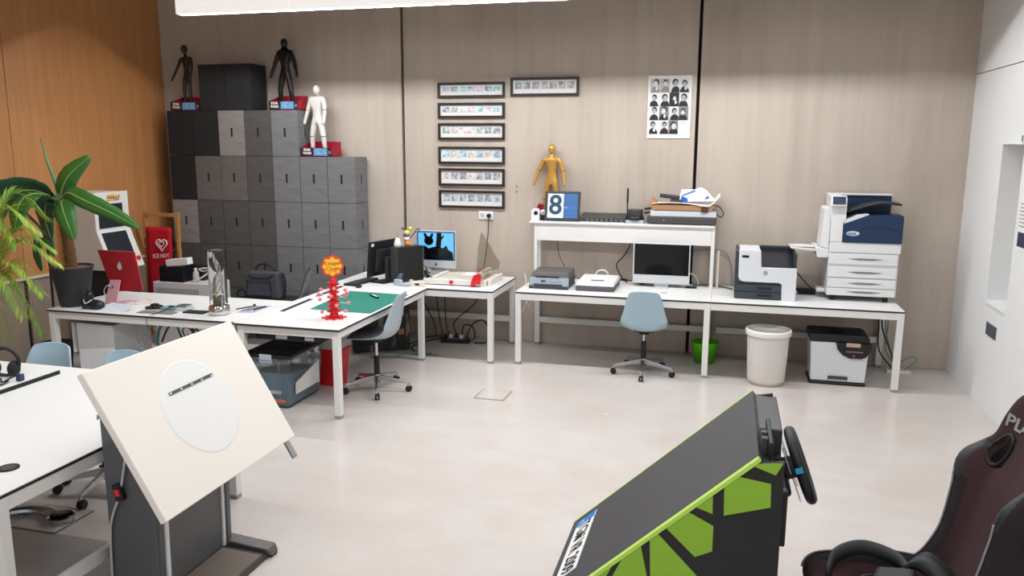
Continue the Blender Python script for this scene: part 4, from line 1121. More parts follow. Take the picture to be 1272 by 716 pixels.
# tape dispensers
t = thing('tape_gun', 'blue grey tape gun lying at the desk corner', 'tape gun', (-3.16, 7.52, DZ))
MB().obox((-3.20, 7.53, DZ + .03), .05, .022, .03, (.9, -.4, 0), (.4, .9, 0)).build('body', mat('tape_gun_grey', (172, 182, 194), .4), t, bevel=.01)
MB().obox((-3.13, 7.50, DZ + .014), .07, .02, .013, (.95, -.2, 0), (.2, .95, 0)).build('handle', mat('tape_gun_grey', (172, 182, 194)), t, bevel=.008)
MB().obox((-3.19, 7.555, DZ + .085), .022, .014, .035, (.9, -.4, 0), (.4, .9, 0), (.3, .2, .93)).build('grip', mat('slate_blue', (86, 100, 116), .5), t, bevel=.006)
MB().cyl((-3.18, 7.503, DZ + .035), (-3.18, 7.508, DZ + .035), .012, n=12).build('screw_cap', CARD, t)
t = thing('tape_dispenser', 'cream tape dispenser next to the paper cutter', 'tape dispenser', (-2.99, 7.545, DZ))
MB().box(-3.07, -2.915, 7.51, 7.565, DZ, DZ + .05).build('body', CREAM, t, bevel=.008)
MB().box(-3.01, -2.965, 7.5075, 7.5095, DZ + .012, DZ + .032).build('slot', BLKM, t)
MB().box(-3.075, -3.055, 7.51, 7.565, DZ + .051, DZ + .062).build('cutter_edge', LGR, t)
def paper_cutter():
    t = thing('paper_cutter', 'beige paper cutter with red knobs and a smoked acrylic guard', 'paper cutter', (-2.6, 7.85, DZ))
    o = Vector((-2.955, 7.665, DZ)); a = .0
    ax, ay = Vector((math.cos(a), math.sin(a), 0)), Vector((-math.sin(a), math.cos(a), 0))
    P = lambda x, y, z: o + ax * x + ay * y + Vector((0, 0, z))
    def bx(mb, x0, x1, y0, y1, z0, z1):
        return mb.hexa([P(x0, y0, z0), P(x1, y0, z0), P(x1, y1, z0), P(x0, y1, z0)], [P(x0, y0, z1), P(x1, y0, z1), P(x1, y1, z1), P(x0, y1, z1)])
    BG = mat('cutter_beige', (206, 198, 184), .5); WH = mat('cutter_white', (224, 220, 212), .45)
    bx(MB(), .0, .56, .03, .56, .012, .055).build('bed', BG, t, bevel=.004)
    bx(MB(), -.02, .60, -.01, .029, .008, .062).build('front_bar', WH, t, bevel=.005)
    bx(MB(), .04, .09, .03, .56, .0555, .07).build('side_stop', CREAM, t, bevel=.003)
    bx(MB(), .50, .555, -.0, .56, .062, .118).build('blade_rail', WH, t, bevel=.006)
    bx(MB(), .59, .635, .06, .55, .0, .05).build('outer_rail', CREAM, t, bevel=.005)
    bx(MB(), .645, .675, .08, .55, .0, .06).build('outer_edge', WH, t, bevel=.004)
    bx(MB(), .02, .06, .05, .09, 0, .012).build('rubber_foot', BLKM, t); bx(MB(), .46, .5, .5, .54, 0, .012).build('rubber_foot', BLKM, t)
    bx(MB(), .02, .06, .5, .54, 0, .012).build('rubber_foot', BLKM, t); bx(MB(), .46, .5, .05, .09, 0, .012).build('rubber_foot', BLKM, t)
    MB().cyl(P(.285, -.022, .036), P(.285, -.010, .036), .021, n=18).build('red_knob', RED, t)
    MB().prism([P(.50, -.045, .0), P(.525, -.045, .0), P(.55, -.045, .05), P(.575, -.045, .03), P(.60, -.045, .03), P(.61, -.045, .12), P(.585, -.045, .145), P(.53, -.045, .12), P(.505, -.045, .06)], ay * .034).build('red_clamp', RED, t, bevel=.005)
    bx(MB(), .43, .50, .44, .47, .0555, .11).build('red_stop', RED, t, bevel=.008)
    MB().cyl(P(.06, .02, .0625), P(.06, .02, .072), .008, n=10).build('small_knob', mat('dark_red', (130, 40, 44), .5), t)
    bx(MB(), .28, .46, .32, .54, .0555, .0565).build('cut_sheet', PAPER, t)
    g = [P(.53, .06, .13), P(.665, .40, .13), P(.672, .42, .20), P(.655, .36, .255), P(.582, .10, .535), P(.575, .07, .545), P(.55, .05, .38)]
    MB().prism(g, ax * .005).build('acrylic_guard', SMOKE, t)
paper_cutter()
tangle('tangled cables behind the black tower on the desk', 9, 7, (-3.06, 7.99, DZ + .012), (.03, .05, .12), [BLKM, WCABLE], (-2.98, 7.98, DZ), .004)
cable('thin white cable crossing the desk toward the keyboard', [(-3.5, 7.48, DZ + .004), (-3.4, 7.46, DZ + .004), (-3.3, 7.50, DZ + .004), (-3.25, 7.58, DZ + .004)], .003, WCABLE)
cable('black cable drooping behind the black monitor', [(-3.42, 7.70, DZ + .18), (-3.37, 7.64, DZ + .10), (-3.35, 7.62, DZ + .05), (-3.28, 7.6, DZ + .012)], .004, BLKM)
# under that desk
t = thing('power_strip', 'black power strip on the floor under the cutter desk', 'power strip', (-2.84, 8.22, 0))
MB().obox((-2.82, 8.20, .025), .16, .04, .025, (.99, .1, 0), (-.1, .99, 0)).build('strip_body', BLK, t, bevel=.005)
MB().obox((-2.80, 8.185, .053), .10, .032, .003, (.99, .1, 0), (-.1, .99, 0)).build('socket_row', GRY, t)
for k in range(4):
    MB().obox((-2.93 + k * .06, 8.20, .072), .018, .02, .02, (.99, .1, 0), (-.1, .99, 0)).build('plug', WPL if k % 2 else BLK, t, bevel=.004)
for i, (x, xe, lab) in enumerate(((-3.26, -3.1, 'black cable hanging left under the cutter desk'), (-3.07, -3.02, 'black cable hanging second from the left under the cutter desk'), (-2.97, -2.95, 'black cable hanging third from the left under the cutter desk'), (-2.55, -2.85, 'black cable slanting from the right to the power strip'))):
    cable(lab, [(x, 8.27, .66), (x + (xe - x) * .2, 8.28, .45), (xe, 8.26, .22), (xe + .05, 8.22, .065)], .006, BLKM)
for i, (pts, lab) in enumerate((([(-2.7, 8.22, .06), (-2.62, 8.2, .22), (-2.5, 8.2, .27), (-2.42, 8.2, .15), (-2.46, 8.2, .03), (-2.6, 8.2, .012)], 'large black cable loop right of the power strip'),
                               ([(-2.75, 8.22, .075), (-2.72, 8.2, .20), (-2.62, 8.2, .19), (-2.6, 8.2, .06), (-2.7, 8.18, .012)], 'small black cable loop beside the power strip'),
                               ([(-2.95, 8.18, .06), (-3.08, 8.1, .03), (-3.2, 7.95, .008), (-3.15, 7.75, .008), (-3.0, 7.62, .008), (-2.9, 7.66, .008)], 'black cable snaking over the floor from the power strip to the front'),
                               ([(-2.98, 8.24, .06), (-3.15, 8.15, .05), (-3.25, 8.05, .01), (-3.32, 7.9, .008)], 'black cable running left from the power strip'))):
    cable(lab, pts, .007, BLKM)
def dusty_tower():
    t = thing('computer_tower', 'large dusty black computer tower on the floor under the desks', 'computer', (-3.35, 7.72, 0))
    ax, ay = Vector((.86, .51, 0)), Vector((-.51, .86, 0))
    c = Vector((-3.49, 7.70, .28))
    DUST = mat('dusty_black_steel', (40, 40, 42), .6, var=.2, scale=12)
    nt = DUST.node_tree; tc = nt.nodes.new('ShaderNodeTexCoord').outputs['Object']
    f = noise(nt, tc, 5, (3, 3, .6), .55, .68, 6, .7)
    b = nt.nodes['Principled BSDF']
    old = b.inputs['Base Color'].links[0].from_socket
    nt.links.new(mixn(nt, old, lin((150, 148, 146)), f), b.inputs['Base Color'])
    MB().obox(c, .30, .11, .27, ax, ay).build('case', DUST, t, bevel=.006)
    MB().obox(c - ay * .113 + ax * .20 - Vector((0, 0, .01)), .055, .002, .25, ax, ay).build('front_strip', BLK, t)
    MB().obox(c - ay * .1165 + ax * .205 + Vector((0, 0, .14)), .03, .0015, .035, ax, ay).build('sticker', LGR, t)
    MB().obox(c - ay * .1165 + ax * .205 - Vector((0, 0, .07)), .03, .0015, .03, ax, ay).build('paper_label', CARD, t)
    MB().obox(c - ay * .112 - ax * .15, .11, .0015, .20, ax, ay).build('side_window', BLK, t)
    fm = MB()
    for i in (-1, 1):
        for j in (-1, 1):
            fm.obox(c + ax * .24 * i + ay * .08 * j - Vector((0, 0, .275)), .02, .02, .006, ax, ay)
    fm.build('feet', BLKM, t)
dusty_tower()
cable('teal cable lying over the floor in front of the dusty tower', [(-3.45, 7.35, .008), (-3.3, 7.38, .01), (-3.2, 7.42, .02), (-3.05, 7.5, .05), (-2.93, 7.6, .012), (-2.8, 7.62, .008)], .006, TEAL)

# ------------------------------------------------------------------ green mat desk
t = thing('cutting_mat', 'green cutting mat on the middle desk', 'mat', (-3.2, 6.6, DZ))
MB().hexa([(-3.47, 6.20, DZ), (-2.885, 6.17, DZ), (-2.895, 7.05, DZ), (-3.52, 7.08, DZ)], [(-3.47, 6.20, DZ + .003), (-2.885, 6.17, DZ + .003), (-2.895, 7.05, DZ + .003), (-3.52, 7.08, DZ + .003)]).build('mat_sheet', GMAT, t)
t = thing('cutter_knife', 'black and white craft knife lying on the green mat', 'knife', (-3.16, 6.85, DZ + .003))
kx, ky = Vector((.75, -.66, 0)), Vector((.66, .75, 0))
MB().obox((-3.15, 6.84, DZ + .012), .07, .013, .008, kx, ky).build('handle', BLK, t, bevel=.004)
MB().obox((-3.145, 6.835, DZ + .0215), .055, .007, .001, kx, ky).build('grip_inlay', INKW, t)
MB().obox((-3.225, 6.905, DZ + .012), .03, .006, .001, kx, ky).build('blade', CHROME, t)
def lolly_stand():
    cx, cy = -3.10, 5.93
    t = thing('candy_stand', 'red lollipop stand with a flower shaped yellow sign on the middle desk', 'candy stand', (cx, cy, DZ), .48, local=True)
    star = []
    for k in range(16):
        r = .105 if k % 2 == 0 else .06
        star.append((r * math.cos(k * PI / 8), r * math.sin(k * PI / 8), 0))
    MB().prism(star, (0, 0, .012)).build('star_base', RED, t, bevel=.003)
    MB().lathe([(.045, .012), (.036, .03), (.03, .05), (.026, .30), (.024, .33), (.01, .345)], n=18).build('stem', RED, t, smooth=True)
    for k in range(7):
        z = .05 + k * .04
        MB().lathe([(.026, z), (.058 - .002 * k, z + .006), (.058 - .002 * k, z + .013), (.026, z + .018)], n=18).build('stem_ring', RED, t)
    def flower(R, y0, y1, m, name, par, amp=.10):
        pts = [(R * (1 + amp * math.cos(8 * a)) * math.cos(a), y0, .435 + R * (1 + amp * math.cos(8 * a)) * math.sin(a)) for a in [2 * PI * k / 64 for k in range(64)]]
        return MB().prism(pts, (0, y1 - y0, 0)).build(name, m, par)
    s = flower(.088, -.008, .006, mat('sign_red', (226, 70, 44), .5), 'sign_plate', t, .06)
    flower(.071, -.0105, -.0082, mat('sign_yellow', (246, 200, 50), .5), 'yellow_flower', s)
    text('sign_letters', 'Chupa\nChups', .043, mat('sign_letter_red', (206, 40, 40), .5), s, (0, -.0112, .437), (1, 0, .08), (-.08, 0, 1), .0006, bold=.0008)
    MB().box(-.03, .03, -.0118, -.0106, .388, .392).build('sign_underline', mat('sign_letter_red', (206, 40, 40)), s)
    root = (cx, cy)
    ca, sa = math.cos(.48), math.sin(.48)
    k = 0
    for a, z, L in ((-.3, .13, .115), (3.0, .20, .11), (3.3, .165, .10), (2.9, .24, .09), (.2, .20, .10), (-.1, .235, .085), (.4, .17, .09), (-.2, .06, .085), (3.3, .06, .085), (-1.3, .12, .07), (-1.8, .20, .07), (-1.5, .26, .06)):
        d = Vector((math.cos(a) * ca - math.sin(a) * sa, math.cos(a) * sa + math.sin(a) * ca, 0))
        b = Vector((cx, cy, DZ + z)) + d * .03; e = Vector((cx, cy, DZ + z)) + d * L
        lt = thing('lollipop', 'pink ball lollipop sticking out of the red candy stand', 'lollipop', b, group='lollipops in the red candy stand')
        MB().cyl(b, e, .0025, n=6).build('stick', INKW, lt)
        MB().ball(e + d * .012, .0155, n=12, m=8).build('candy', PINK, lt, smooth=True)
lolly_stand()
# things under that desk
def clear_bin():
    x0, x1, y0, y1 = -3.80, -3.385, 5.66, 6.24
    t = thing('storage_tub', 'clear plastic storage tub with a black lid under the middle desk', 'storage tub', (-3.59, 5.95, 0))
    w = .004
    b = MB()
    b.hexa([(x0 + .03, y0 + .03, 0.0), (x1 - .03, y0 + .03, 0.0), (x1 - .03, y1 - .03, 0.0), (x0 + .03, y1 - .03, 0.0)], [(x0, y0, .43), (x1, y0, .43), (x1, y1, .43), (x0, y1, .43)])
    b.build('tub_body', CLEARPL, t, bevel=.012)
    i = .045
    MB().hexa([(x0 + i, y0 + i, .02), (x1 - i, y0 + i, .02), (x1 - i, y1 - i, .02), (x0 + i, y1 - i, .02)], [(x0 + .03, y0 + .03, .30), (x1 - .03, y0 + .03, .30), (x1 - .03, y1 - .03, .24), (x0 + .03, y1 - .03, .24)]).build('contents', mat('slate_blue_contents', (104, 124, 138), .7, var=.35, scale=6), t)
    MB().prism([(x1 - .016, y0 + .12, .10), (x1 - .016, y1 - .06, .10), (x1 - .014, y1 - .06, .30), (x1 - .014, y0 + .12, .20)], (.004, 0, 0)).build('paper_inside', PAPER, t)
    MB().box(x0 + .05, x1 - .06, y0 + .024, y0 + .03, .05, .075).build('orange_strip', mat('orange_card', (232, 110, 70), .6), t)
    MB().box(x0 + .20, x0 + .32, y0 + .026, y0 + .03, .12, .15).build('printed_mark', INKW, t)
    ld = MB().box(x0 - .012, x1 + .012, y0 - .012, y1 + .012, .432, .462).build('lid', BLK, t, bevel=.008)
    for k in range(6):
        MB().box(x0 + .03, x1 - .03, y0 + .06 + k * .085, y0 + .075 + k * .085, .462, .468).build('lid_rib', BLK, ld)
    MB().box(x0 + .16, x0 + .27, y0 - .022, y0 - .0125, .395, .465).build('clip', mat('clip_blue_grey', (176, 192, 204), .4), ld, bevel=.003)
    for k in range(5):
        MB().box(x0 + .172 + k * .02, x0 + .182 + k * .02, y0 - .0235, y0 - .0222, .41, .42).build('clip_slot', DGR, ld)
    for x in (x0 + .14, x1 - .10):
        MB().box(x, x + .012, y0 + .0, y0 + .012, .03, .42).build('corner_rib', CLEARPL, t)
clear_bin()
t = thing('red_crate', 'bright red crate behind the clear storage tub under the desk', 'crate', (-3.3, 6.5, 0))
MB().hexa([(-3.50, 6.36, 0), (-3.30, 6.36, 0), (-3.30, 6.52, 0), (-3.50, 6.52, 0)], [(-3.53, 6.34, .33), (-3.27, 6.34, .33), (-3.27, 6.54, .33), (-3.53, 6.54, .33)]).build('crate_body', RED, t, bevel=.006)
MB().box(-3.54, -3.26, 6.33, 6.55, .331, .345).build('crate_rim', RED, t, bevel=.003)
t = thing('drawer_box', 'cream wire drawer unit on top of the red crate under the desk', 'drawer box', (-3.3, 6.5, .345))
MB().box(-3.53, -3.275, 6.335, 6.53, .345, .60).build('drawer_body', mat('cream_grey', (196, 190, 180), .55), t, bevel=.006)
for k in range(5):
    MB().box(-3.2745, -3.272, 6.345 + k * .036, 6.37 + k * .036, .40, .56).build('vent_panel', LGR, t)
t = thing('cable_tray', 'black cable tray fixed beneath the middle desk', 'cable tray', (-3.4, 5.8, .6))
MB().box(-3.70, -3.06, 5.62, 5.85, .60, .655).build('tray', BLKM, t, bevel=.006)
MB().obox((-3.66, 5.60, .63), .05, .015, .02, (.9, -.3, .3), (.3, .95, 0), (-.2, 0, .97)).build('arm', BLK, t, bevel=.005)
MB().box(-3.46, -3.36, 5.612, 5.62, .615, .645).box(-3.2, -3.12, 5.612, 5.62, .615, .645).build('metal_clips', LGR, t)

# ------------------------------------------------------------------ red computer desk
def red_mac():
    t = thing('desktop_computer', 'red all-in-one computer seen from behind on the left desk', 'computer', (-5.25, 6.0, DZ))
    RM = mat('red_anodised', (164, 28, 40), .38, .25)
    BL, BR, TR, TL = Vector((-5.32, 5.98, .84)), Vector((-5.045, 6.04, .86)), Vector((-5.09, 6.02, 1.205)), Vector((-5.42, 5.95, 1.222))
    n = (BR - BL).cross(TL - BL).normalized()
    MB().hexa([p + n * .008 for p in (BL, BR, TR, TL)], [p - n * .010 for p in (BL, BR, TR, TL)]).build('housing', RM, t, bevel=.006)
    MB().hexa([p * 1 - n * .0102 for p in (BL, BR, TR, TL)], [p - n * .0112 for p in (BL, BR, TR, TL)]).build('screen_side', mat('pink_frame', (222, 176, 178), .4), t)
    c = (BL + BR + TR + TL) / 4 + n * .0095
    ux = (BR - BL).normalized(); uz = n.cross(ux)
    if uz.z < 0: uz = -uz
    ap = [(-.002, .034), (.010, .030), (.019, .020), (.013, .010), (.016, -.004), (.021, -.010), (.012, -.030), (.004, -.032), (-.004, -.030), (-.012, -.032), (-.020, -.018), (-.022, .004), (-.016, .022), (-.008, .026)]
    c2 = c + uz * .045 - ux * .01
    MB().prism([c2 + ux * a * 1.0 + uz * b for a, b in ap], n * .0008).build('fruit_mark', LGR, t)
    MB().prism([c2 + ux * a + uz * b for a, b in [(-.003, .036), (.004, .038), (.010, .05), (.003, .047)]], n * .0008).build('fruit_leaf', LGR, t)
    PK = mat('pink_aluminium', (214, 160, 168), .35, .2)
    MB().hexa([(-5.345, 5.89, DZ), (-5.235, 5.91, DZ), (-5.235, 5.918, DZ), (-5.345, 5.898, DZ)], [(-5.31, 5.945, .955), (-5.215, 5.965, .955), (-5.215, 5.973, .955), (-5.31, 5.953, .955)]).build('stand', PK, t, bevel=.002)
    MB().hexa([(-5.345, 5.90, DZ), (-5.235, 5.92, DZ), (-5.13, 6.09, DZ), (-5.25, 6.07, DZ)], [(-5.345, 5.90, DZ + .008), (-5.235, 5.92, DZ + .008), (-5.13, 6.09, DZ + .008), (-5.25, 6.07, DZ + .008)]).build('stand_foot', PK, t)
    MB().cyl((-5.275, 5.925, .90), (-5.275, 5.916, .90), .012, n=12).build('cable_hole', DGR, t)
    MB().tube(curve_pts([(-5.27, 5.915, .90), (-5.31, 5.91, .91), (-5.37, 5.93, .86), (-5.38, 5.95, .80), (-5.38, 5.96, DZ + .006)]), .004, 6).build('power_lead', WCABLE, t, smooth=True)
red_mac()
tag(MB().prism([(-5.24, 5.68, DZ), (-4.93, 5.64, DZ), (-4.90, 5.70, DZ + .04), (-5.20, 5.79, DZ + .035)], (0.01, .03, .004)).build('white_wedge', mat('pale_blue_white', (206, 214, 222), .45), None, bevel=.003, loc=(-5.08, 5.7, DZ)), 'white sloping keyboard stand in front of the red computer', 'stand')
cable('white cable curling by the red computer stand', [(-5.12, 6.0, DZ + .005), (-5.05, 6.1, DZ + .02), (-4.98, 6.05, DZ + .006), (-5.06, 5.93, DZ + .005)], .004, mat('pink_white_cable', (226, 206, 204), .5))
def bust():
    t = thing('bust', 'small black bust with a white chain beside the plant pot', 'sculpture', (-5.30, 5.70, DZ))
    BB = mat('bust_black', (26, 28, 32), .35)
    MB().ball((-5.29, 5.71, DZ + .035), .105, .06, .045, 18, 10).ball((-5.36, 5.70, DZ + .04), .05, .05, .045).ball((-5.23, 5.70, DZ + .035), .05, .05, .04).lathe([(.04, .05), (.03, .09)], (-5.315, 5.70, DZ), 14).build('shoulders', BB, t, smooth=True)
    MB().ball((-5.318, 5.70, DZ + .115), .032, .034, .040, 16, 12).ball((-5.335, 5.70, DZ + .15), .010, .010, .016).ball((-5.30, 5.70, DZ + .152), .010, .010, .016).build('head', BB, t, smooth=True)
    MB().tube(curve_pts([(-5.36, 5.672, DZ + .083), (-5.34, 5.655, DZ + .066), (-5.32, 5.647, DZ + .054), (-5.295, 5.653, DZ + .066), (-5.275, 5.672, DZ + .083)]), .004, 6).build('chain', INKW, t, smooth=True)
bust()
t = thing('cable_bundle', 'black coiled adapters left of the grey device on the left desk', 'adapter', (-4.76, 5.82, DZ))
for i, (x, y) in enumerate(((-4.81, 5.83), (-4.76, 5.86), (-4.72, 5.82))):
    MB().torus((x, y, DZ + .012 + .006 * i), .035, .010, (1, 0, 0), (0, 1, 0), 18, 6).build('coil', BLKM, t, smooth=True)
MB().obox((-4.77, 5.84, DZ + .035), .03, .022, .012).build('adapter_block', BLK, t, bevel=.004)
t = thing('open_device', 'grey open electronic device with teal board on the left desk', 'device', (-4.58, 5.85, DZ))
MB().obox((-4.56, 5.87, DZ + .012), .12, .07, .012, (.98, .1, 0), (-.1, .98, 0)).build('case', LGR, t, bevel=.003)
MB().obox((-4.60, 5.82, DZ + .027), .07, .045, .003, (.98, .1, 0), (-.1, .98, 0)).build('circuit_board', mat('board_teal', (86, 150, 146), .5, var=.5, scale=40), t)
MB().obox((-4.51, 5.885, DZ + .032), .05, .05, .010, (.98, .1, 0), (-.1, .98, 0)).build('drive', ALU, t, bevel=.002)
MB().obox((-4.585, 5.815, DZ + .036), .022, .014, .006).build('chip', DGR, t)
tag(MB().obox((-4.64, 5.705, DZ + .003), .17, .045, .003, (.99, .05, 0), (-.05, .99, 0)).build('grey_plate', GRY, None, loc=(-4.62, 5.7, DZ)), 'flat grey plate at the front edge of the left desk', 'plate')
tag(MB().obox((-4.33, 5.80, DZ + .006), .10, .05, .006, (.99, .02, 0), (-.02, .99, 0)).build('hard_drive', BLKM, None, bevel=.003, loc=(-4.33, 5.8, DZ)), 'flat black drive lying beside the glass trophy', 'drive')
cable('thin black cable hanging over the front of the left desk', [(-4.57, 5.79, DZ + .03), (-4.60, 5.70, DZ + .012), (-4.63, 5.57, DZ - .01), (-4.62, 5.55, .66), (-4.56, 5.56, .60)], .003, BLKM)
def trophy():
    c = (-4.10, 5.80, DZ)
    t = thing('trophy', 'clear glass cylinder trophy on a chrome base', 'trophy', c)
    CR = mat('mirror_chrome', (206, 204, 200), .08, 1.0)
    MB().lathe([(.001, 0), (.078, 0), (.086, .012), (.088, .035), (.082, .075), (.070, .082), (.048, .086), (.046, .16), (.001, .17)], c, 32).build('chrome_base', CR, t, smooth=True)
    MB().lathe([(.072, .088), (.074, .10), (.075, .54), (.074, .545), (.0715, .54), (.0705, .10), (.072, .088)], c, 40, caps=False).build('glass_cylinder', GLASS, t, smooth=True)
    for k in range(5):
        pts = [(c[0] + .022 * math.cos(k * 1.26 + u * 5), c[1] + .022 * math.sin(k * 1.26 + u * 5), c[2] + .165 + u * (.17 + .045 * k)) for u in [i / 14 for i in range(15)]]
        MB().tube(pts, [.026 * (1 - .62 * i / 14) for i in range(15)], 8).build('twisted_rod', CR, t, smooth=True)
    MB().lathe([(.001, 0), (.05, 0), (.05, .004), (.001, .004)], (c[0], c[1], c[2] + .535), 24).build('top_disc', GLASS, t)
trophy()
t = thing('tool_set', 'silver tools lying on a grey blue sheet right of the trophy', 'tools', (-3.97, 6.03, DZ))
MB().hexa([(-4.00, 5.90, DZ), (-3.86, 5.93, DZ), (-3.86, 6.22, DZ), (-4.02, 6.18, DZ)], [(-4.00, 5.90, DZ + .003), (-3.86, 5.93, DZ + .003), (-3.86, 6.22, DZ + .003), (-4.02, 6.18, DZ + .003)]).build('sheet', mat('sheet_blue_grey', (164, 174, 190), .5), t)
for i in range(3):
    MB().cyl((-3.98 + i * .04, 5.94 + i * .03, DZ + .009), (-3.94 + i * .03, 6.14 + i * .01, DZ + .009), .006, n=8).build('tool', CHROME if i < 2 else BLKM, t)
tag(MB().cyl((-4.07, 6.0, DZ + .006), (-4.0, 6.17, DZ + .006), .005, n=8).ball((-4.0, 6.17, DZ + .012), .012).build('pen', BLKM, None, loc=(-4.03, 6.08, DZ)), 'black pen with a round cap right of the trophy', 'pen')
# under the red computer desk
t = thing('pedestal', 'plain white pedestal box hanging under the left desk', 'pedestal', (-5.31, 5.95, .0))
MB().hexa([(-5.50, 5.72, 0), (-5.10, 5.70, 0), (-5.08, 6.15, 0), (-5.48, 6.15, 0)], [(-5.51, 5.72, .60), (-5.11, 5.70, .60), (-5.09, 6.15, .60), (-5.49, 6.15, .60)]).build('pedestal_body', mat('pedestal_white', (232, 235, 239), .45), t, bevel=.006)
MB().box(-5.54, -5.528, 5.70, 5.9, .33, .60).build('side_flange', WPL, t)
cable('white cable looping under the left desk, longest', [(-5.05, 5.85, .62), (-5.02, 5.85, .45), (-4.92, 5.85, .36), (-4.78, 5.85, .38)], .004, WCABLE)
cable('white cable curving under the left desk beside the teal ones', [(-4.97, 5.85, .62), (-4.93, 5.85, .50), (-4.85, 5.85, .43), (-4.80, 5.85, .42)], .004, WCABLE)
cable('low white cable sweeping under the left desk', [(-5.0, 5.88, .56), (-4.96, 5.88, .38), (-4.90, 5.88, .28), (-4.75, 5.88, .30)], .003, WCABLE)
cable('teal cable bundle hanging under the left desk', [(-4.62, 5.85, .64), (-4.72, 5.85, .60), (-4.77, 5.85, .50), (-4.78, 5.85, .36)], .011, TEAL)
cable('teal cable curving under the grey device', [(-4.58, 5.85, .64), (-4.54, 5.85, .52), (-4.47, 5.85, .42), (-4.45, 5.85, .36)], .009, TEAL)
cable('black cable slanting under the left desk', [(-4.60, 5.83, .63), (-4.66, 5.83, .56), (-4.72, 5.83, .45)], .008, BLKM)
tangle('dark cable coils bunched beneath the left desk near the trophy', 21, 7, (-4.38, 5.86, .46), (.12, .05, .18), [BLKM, mat('dark_green_cable', (60, 78, 70))], (-4.38, 5.86, .46))

# ------------------------------------------------------------------ far left: game cabinet, deckchair, crate, bag
def game_cabinet():
    t = thing('game_cabinet', 'white slanted game cabinet with two dark windows against the wood wall', 'cabinet', (-6.25, 6.94, 0))
    y0, y1 = 6.70, 7.175
    CWT = mat('cabinet_white', (222, 218, 212), .5); CSD = mat('cabinet_side', (206, 202, 196), .55)
    MB().prism([(-6.50, y0 + .002, 1.668), (-6.112, y0 + .002, 1.664), (-6.112, y0 + .002, 1.29), (-5.965, y0 + .002, .887), (-6.47, y0 + .002, .887)], (0, y1 - y0 - .004, 0)).build('cabinet_body', CSD, t, bevel=.004)
    MB().box(-6.112, -6.098, y0, y1, 1.29, 1.67).build('upper_front', CWT, t)
    f = lambda y, s, d=0.0: Vector((-6.105 + .15 * s, y, 1.29 - .405 * s)) + Vector((.94, 0, .35)) * d
    MB().add([f(y0, 0, -.006), f(y1, 0, -.006), f(y1, 1, -.006), f(y0, 1, -.006), f(y0, 0, .006), f(y1, 0, .006), f(y1, 1, .006), f(y0, 1, .006)],
             [(0, 1, 2, 3), (4, 7, 6, 5), (0, 4, 5, 1), (1, 5, 6, 2), (2, 6, 7, 3), (3, 7, 4, 0)]).build('lower_front', CWT, t)
    DW = mat('tinted_window', (42, 46, 54), .25)
    MB().box(-6.099, -6.095, y0 + .045, y1 - .09, 1.305, 1.55).build('window', DW, t)
    MB().add([f(y0 + .05, .08, .0065), f(y1 - .08, .08, .0065), f(y1 - .08, .68, .0065), f(y0 + .05, .68, .0065), f(y0 + .05, .08, .009), f(y1 - .08, .08, .009), f(y1 - .08, .68, .009), f(y0 + .05, .68, .009)],
             [(0, 1, 2, 3), (4, 7, 6, 5), (0, 4, 5, 1), (1, 5, 6, 2), (2, 6, 7, 3), (3, 7, 4, 0)]).build('window', DW, t)
    MB().cyl(f(y1 - .055, .80, .006), f(y1 - .055, .80, .022), .024, n=16).build('button', RED, t)
    st = MB().prism([(-6.0945, 6.86, 1.585), (-6.0945, 6.925, 1.585), (-6.0945, 6.94, 1.567), (-6.0945, 6.955, 1.585), (-6.0945, 7.035, 1.59), (-6.0945, 7.05, 1.64), (-6.0945, 6.94, 1.648), (-6.0945, 6.87, 1.636)], (-.003, 0, 0)).build('speech_sticker', mat('sticker_yellow', (236, 190, 84), .5), t)
    MB().prism([(-6.0965, 6.87, 1.578), (-6.0965, 7.045, 1.582), (-6.0965, 7.062, 1.632), (-6.0965, 7.045, 1.632)], (-.0015, 0, 0)).build('sticker_dark_edge', BLKM, st)  # black edge set off behind the yellow sticker
    text('sticker_letters', 'Bubbus', .046, mat('sticker_violet', (98, 70, 130), .5), st, (-6.0938, 6.955, 1.613), (0, 1, 0), (0, 0, 1), .0006, bold=.001)
    MB().box(-6.42, -6.0, y0 + .04, y1 - .03, 0, .886).build('black_stand', BLKM, t, bevel=.006)
game_cabinet()
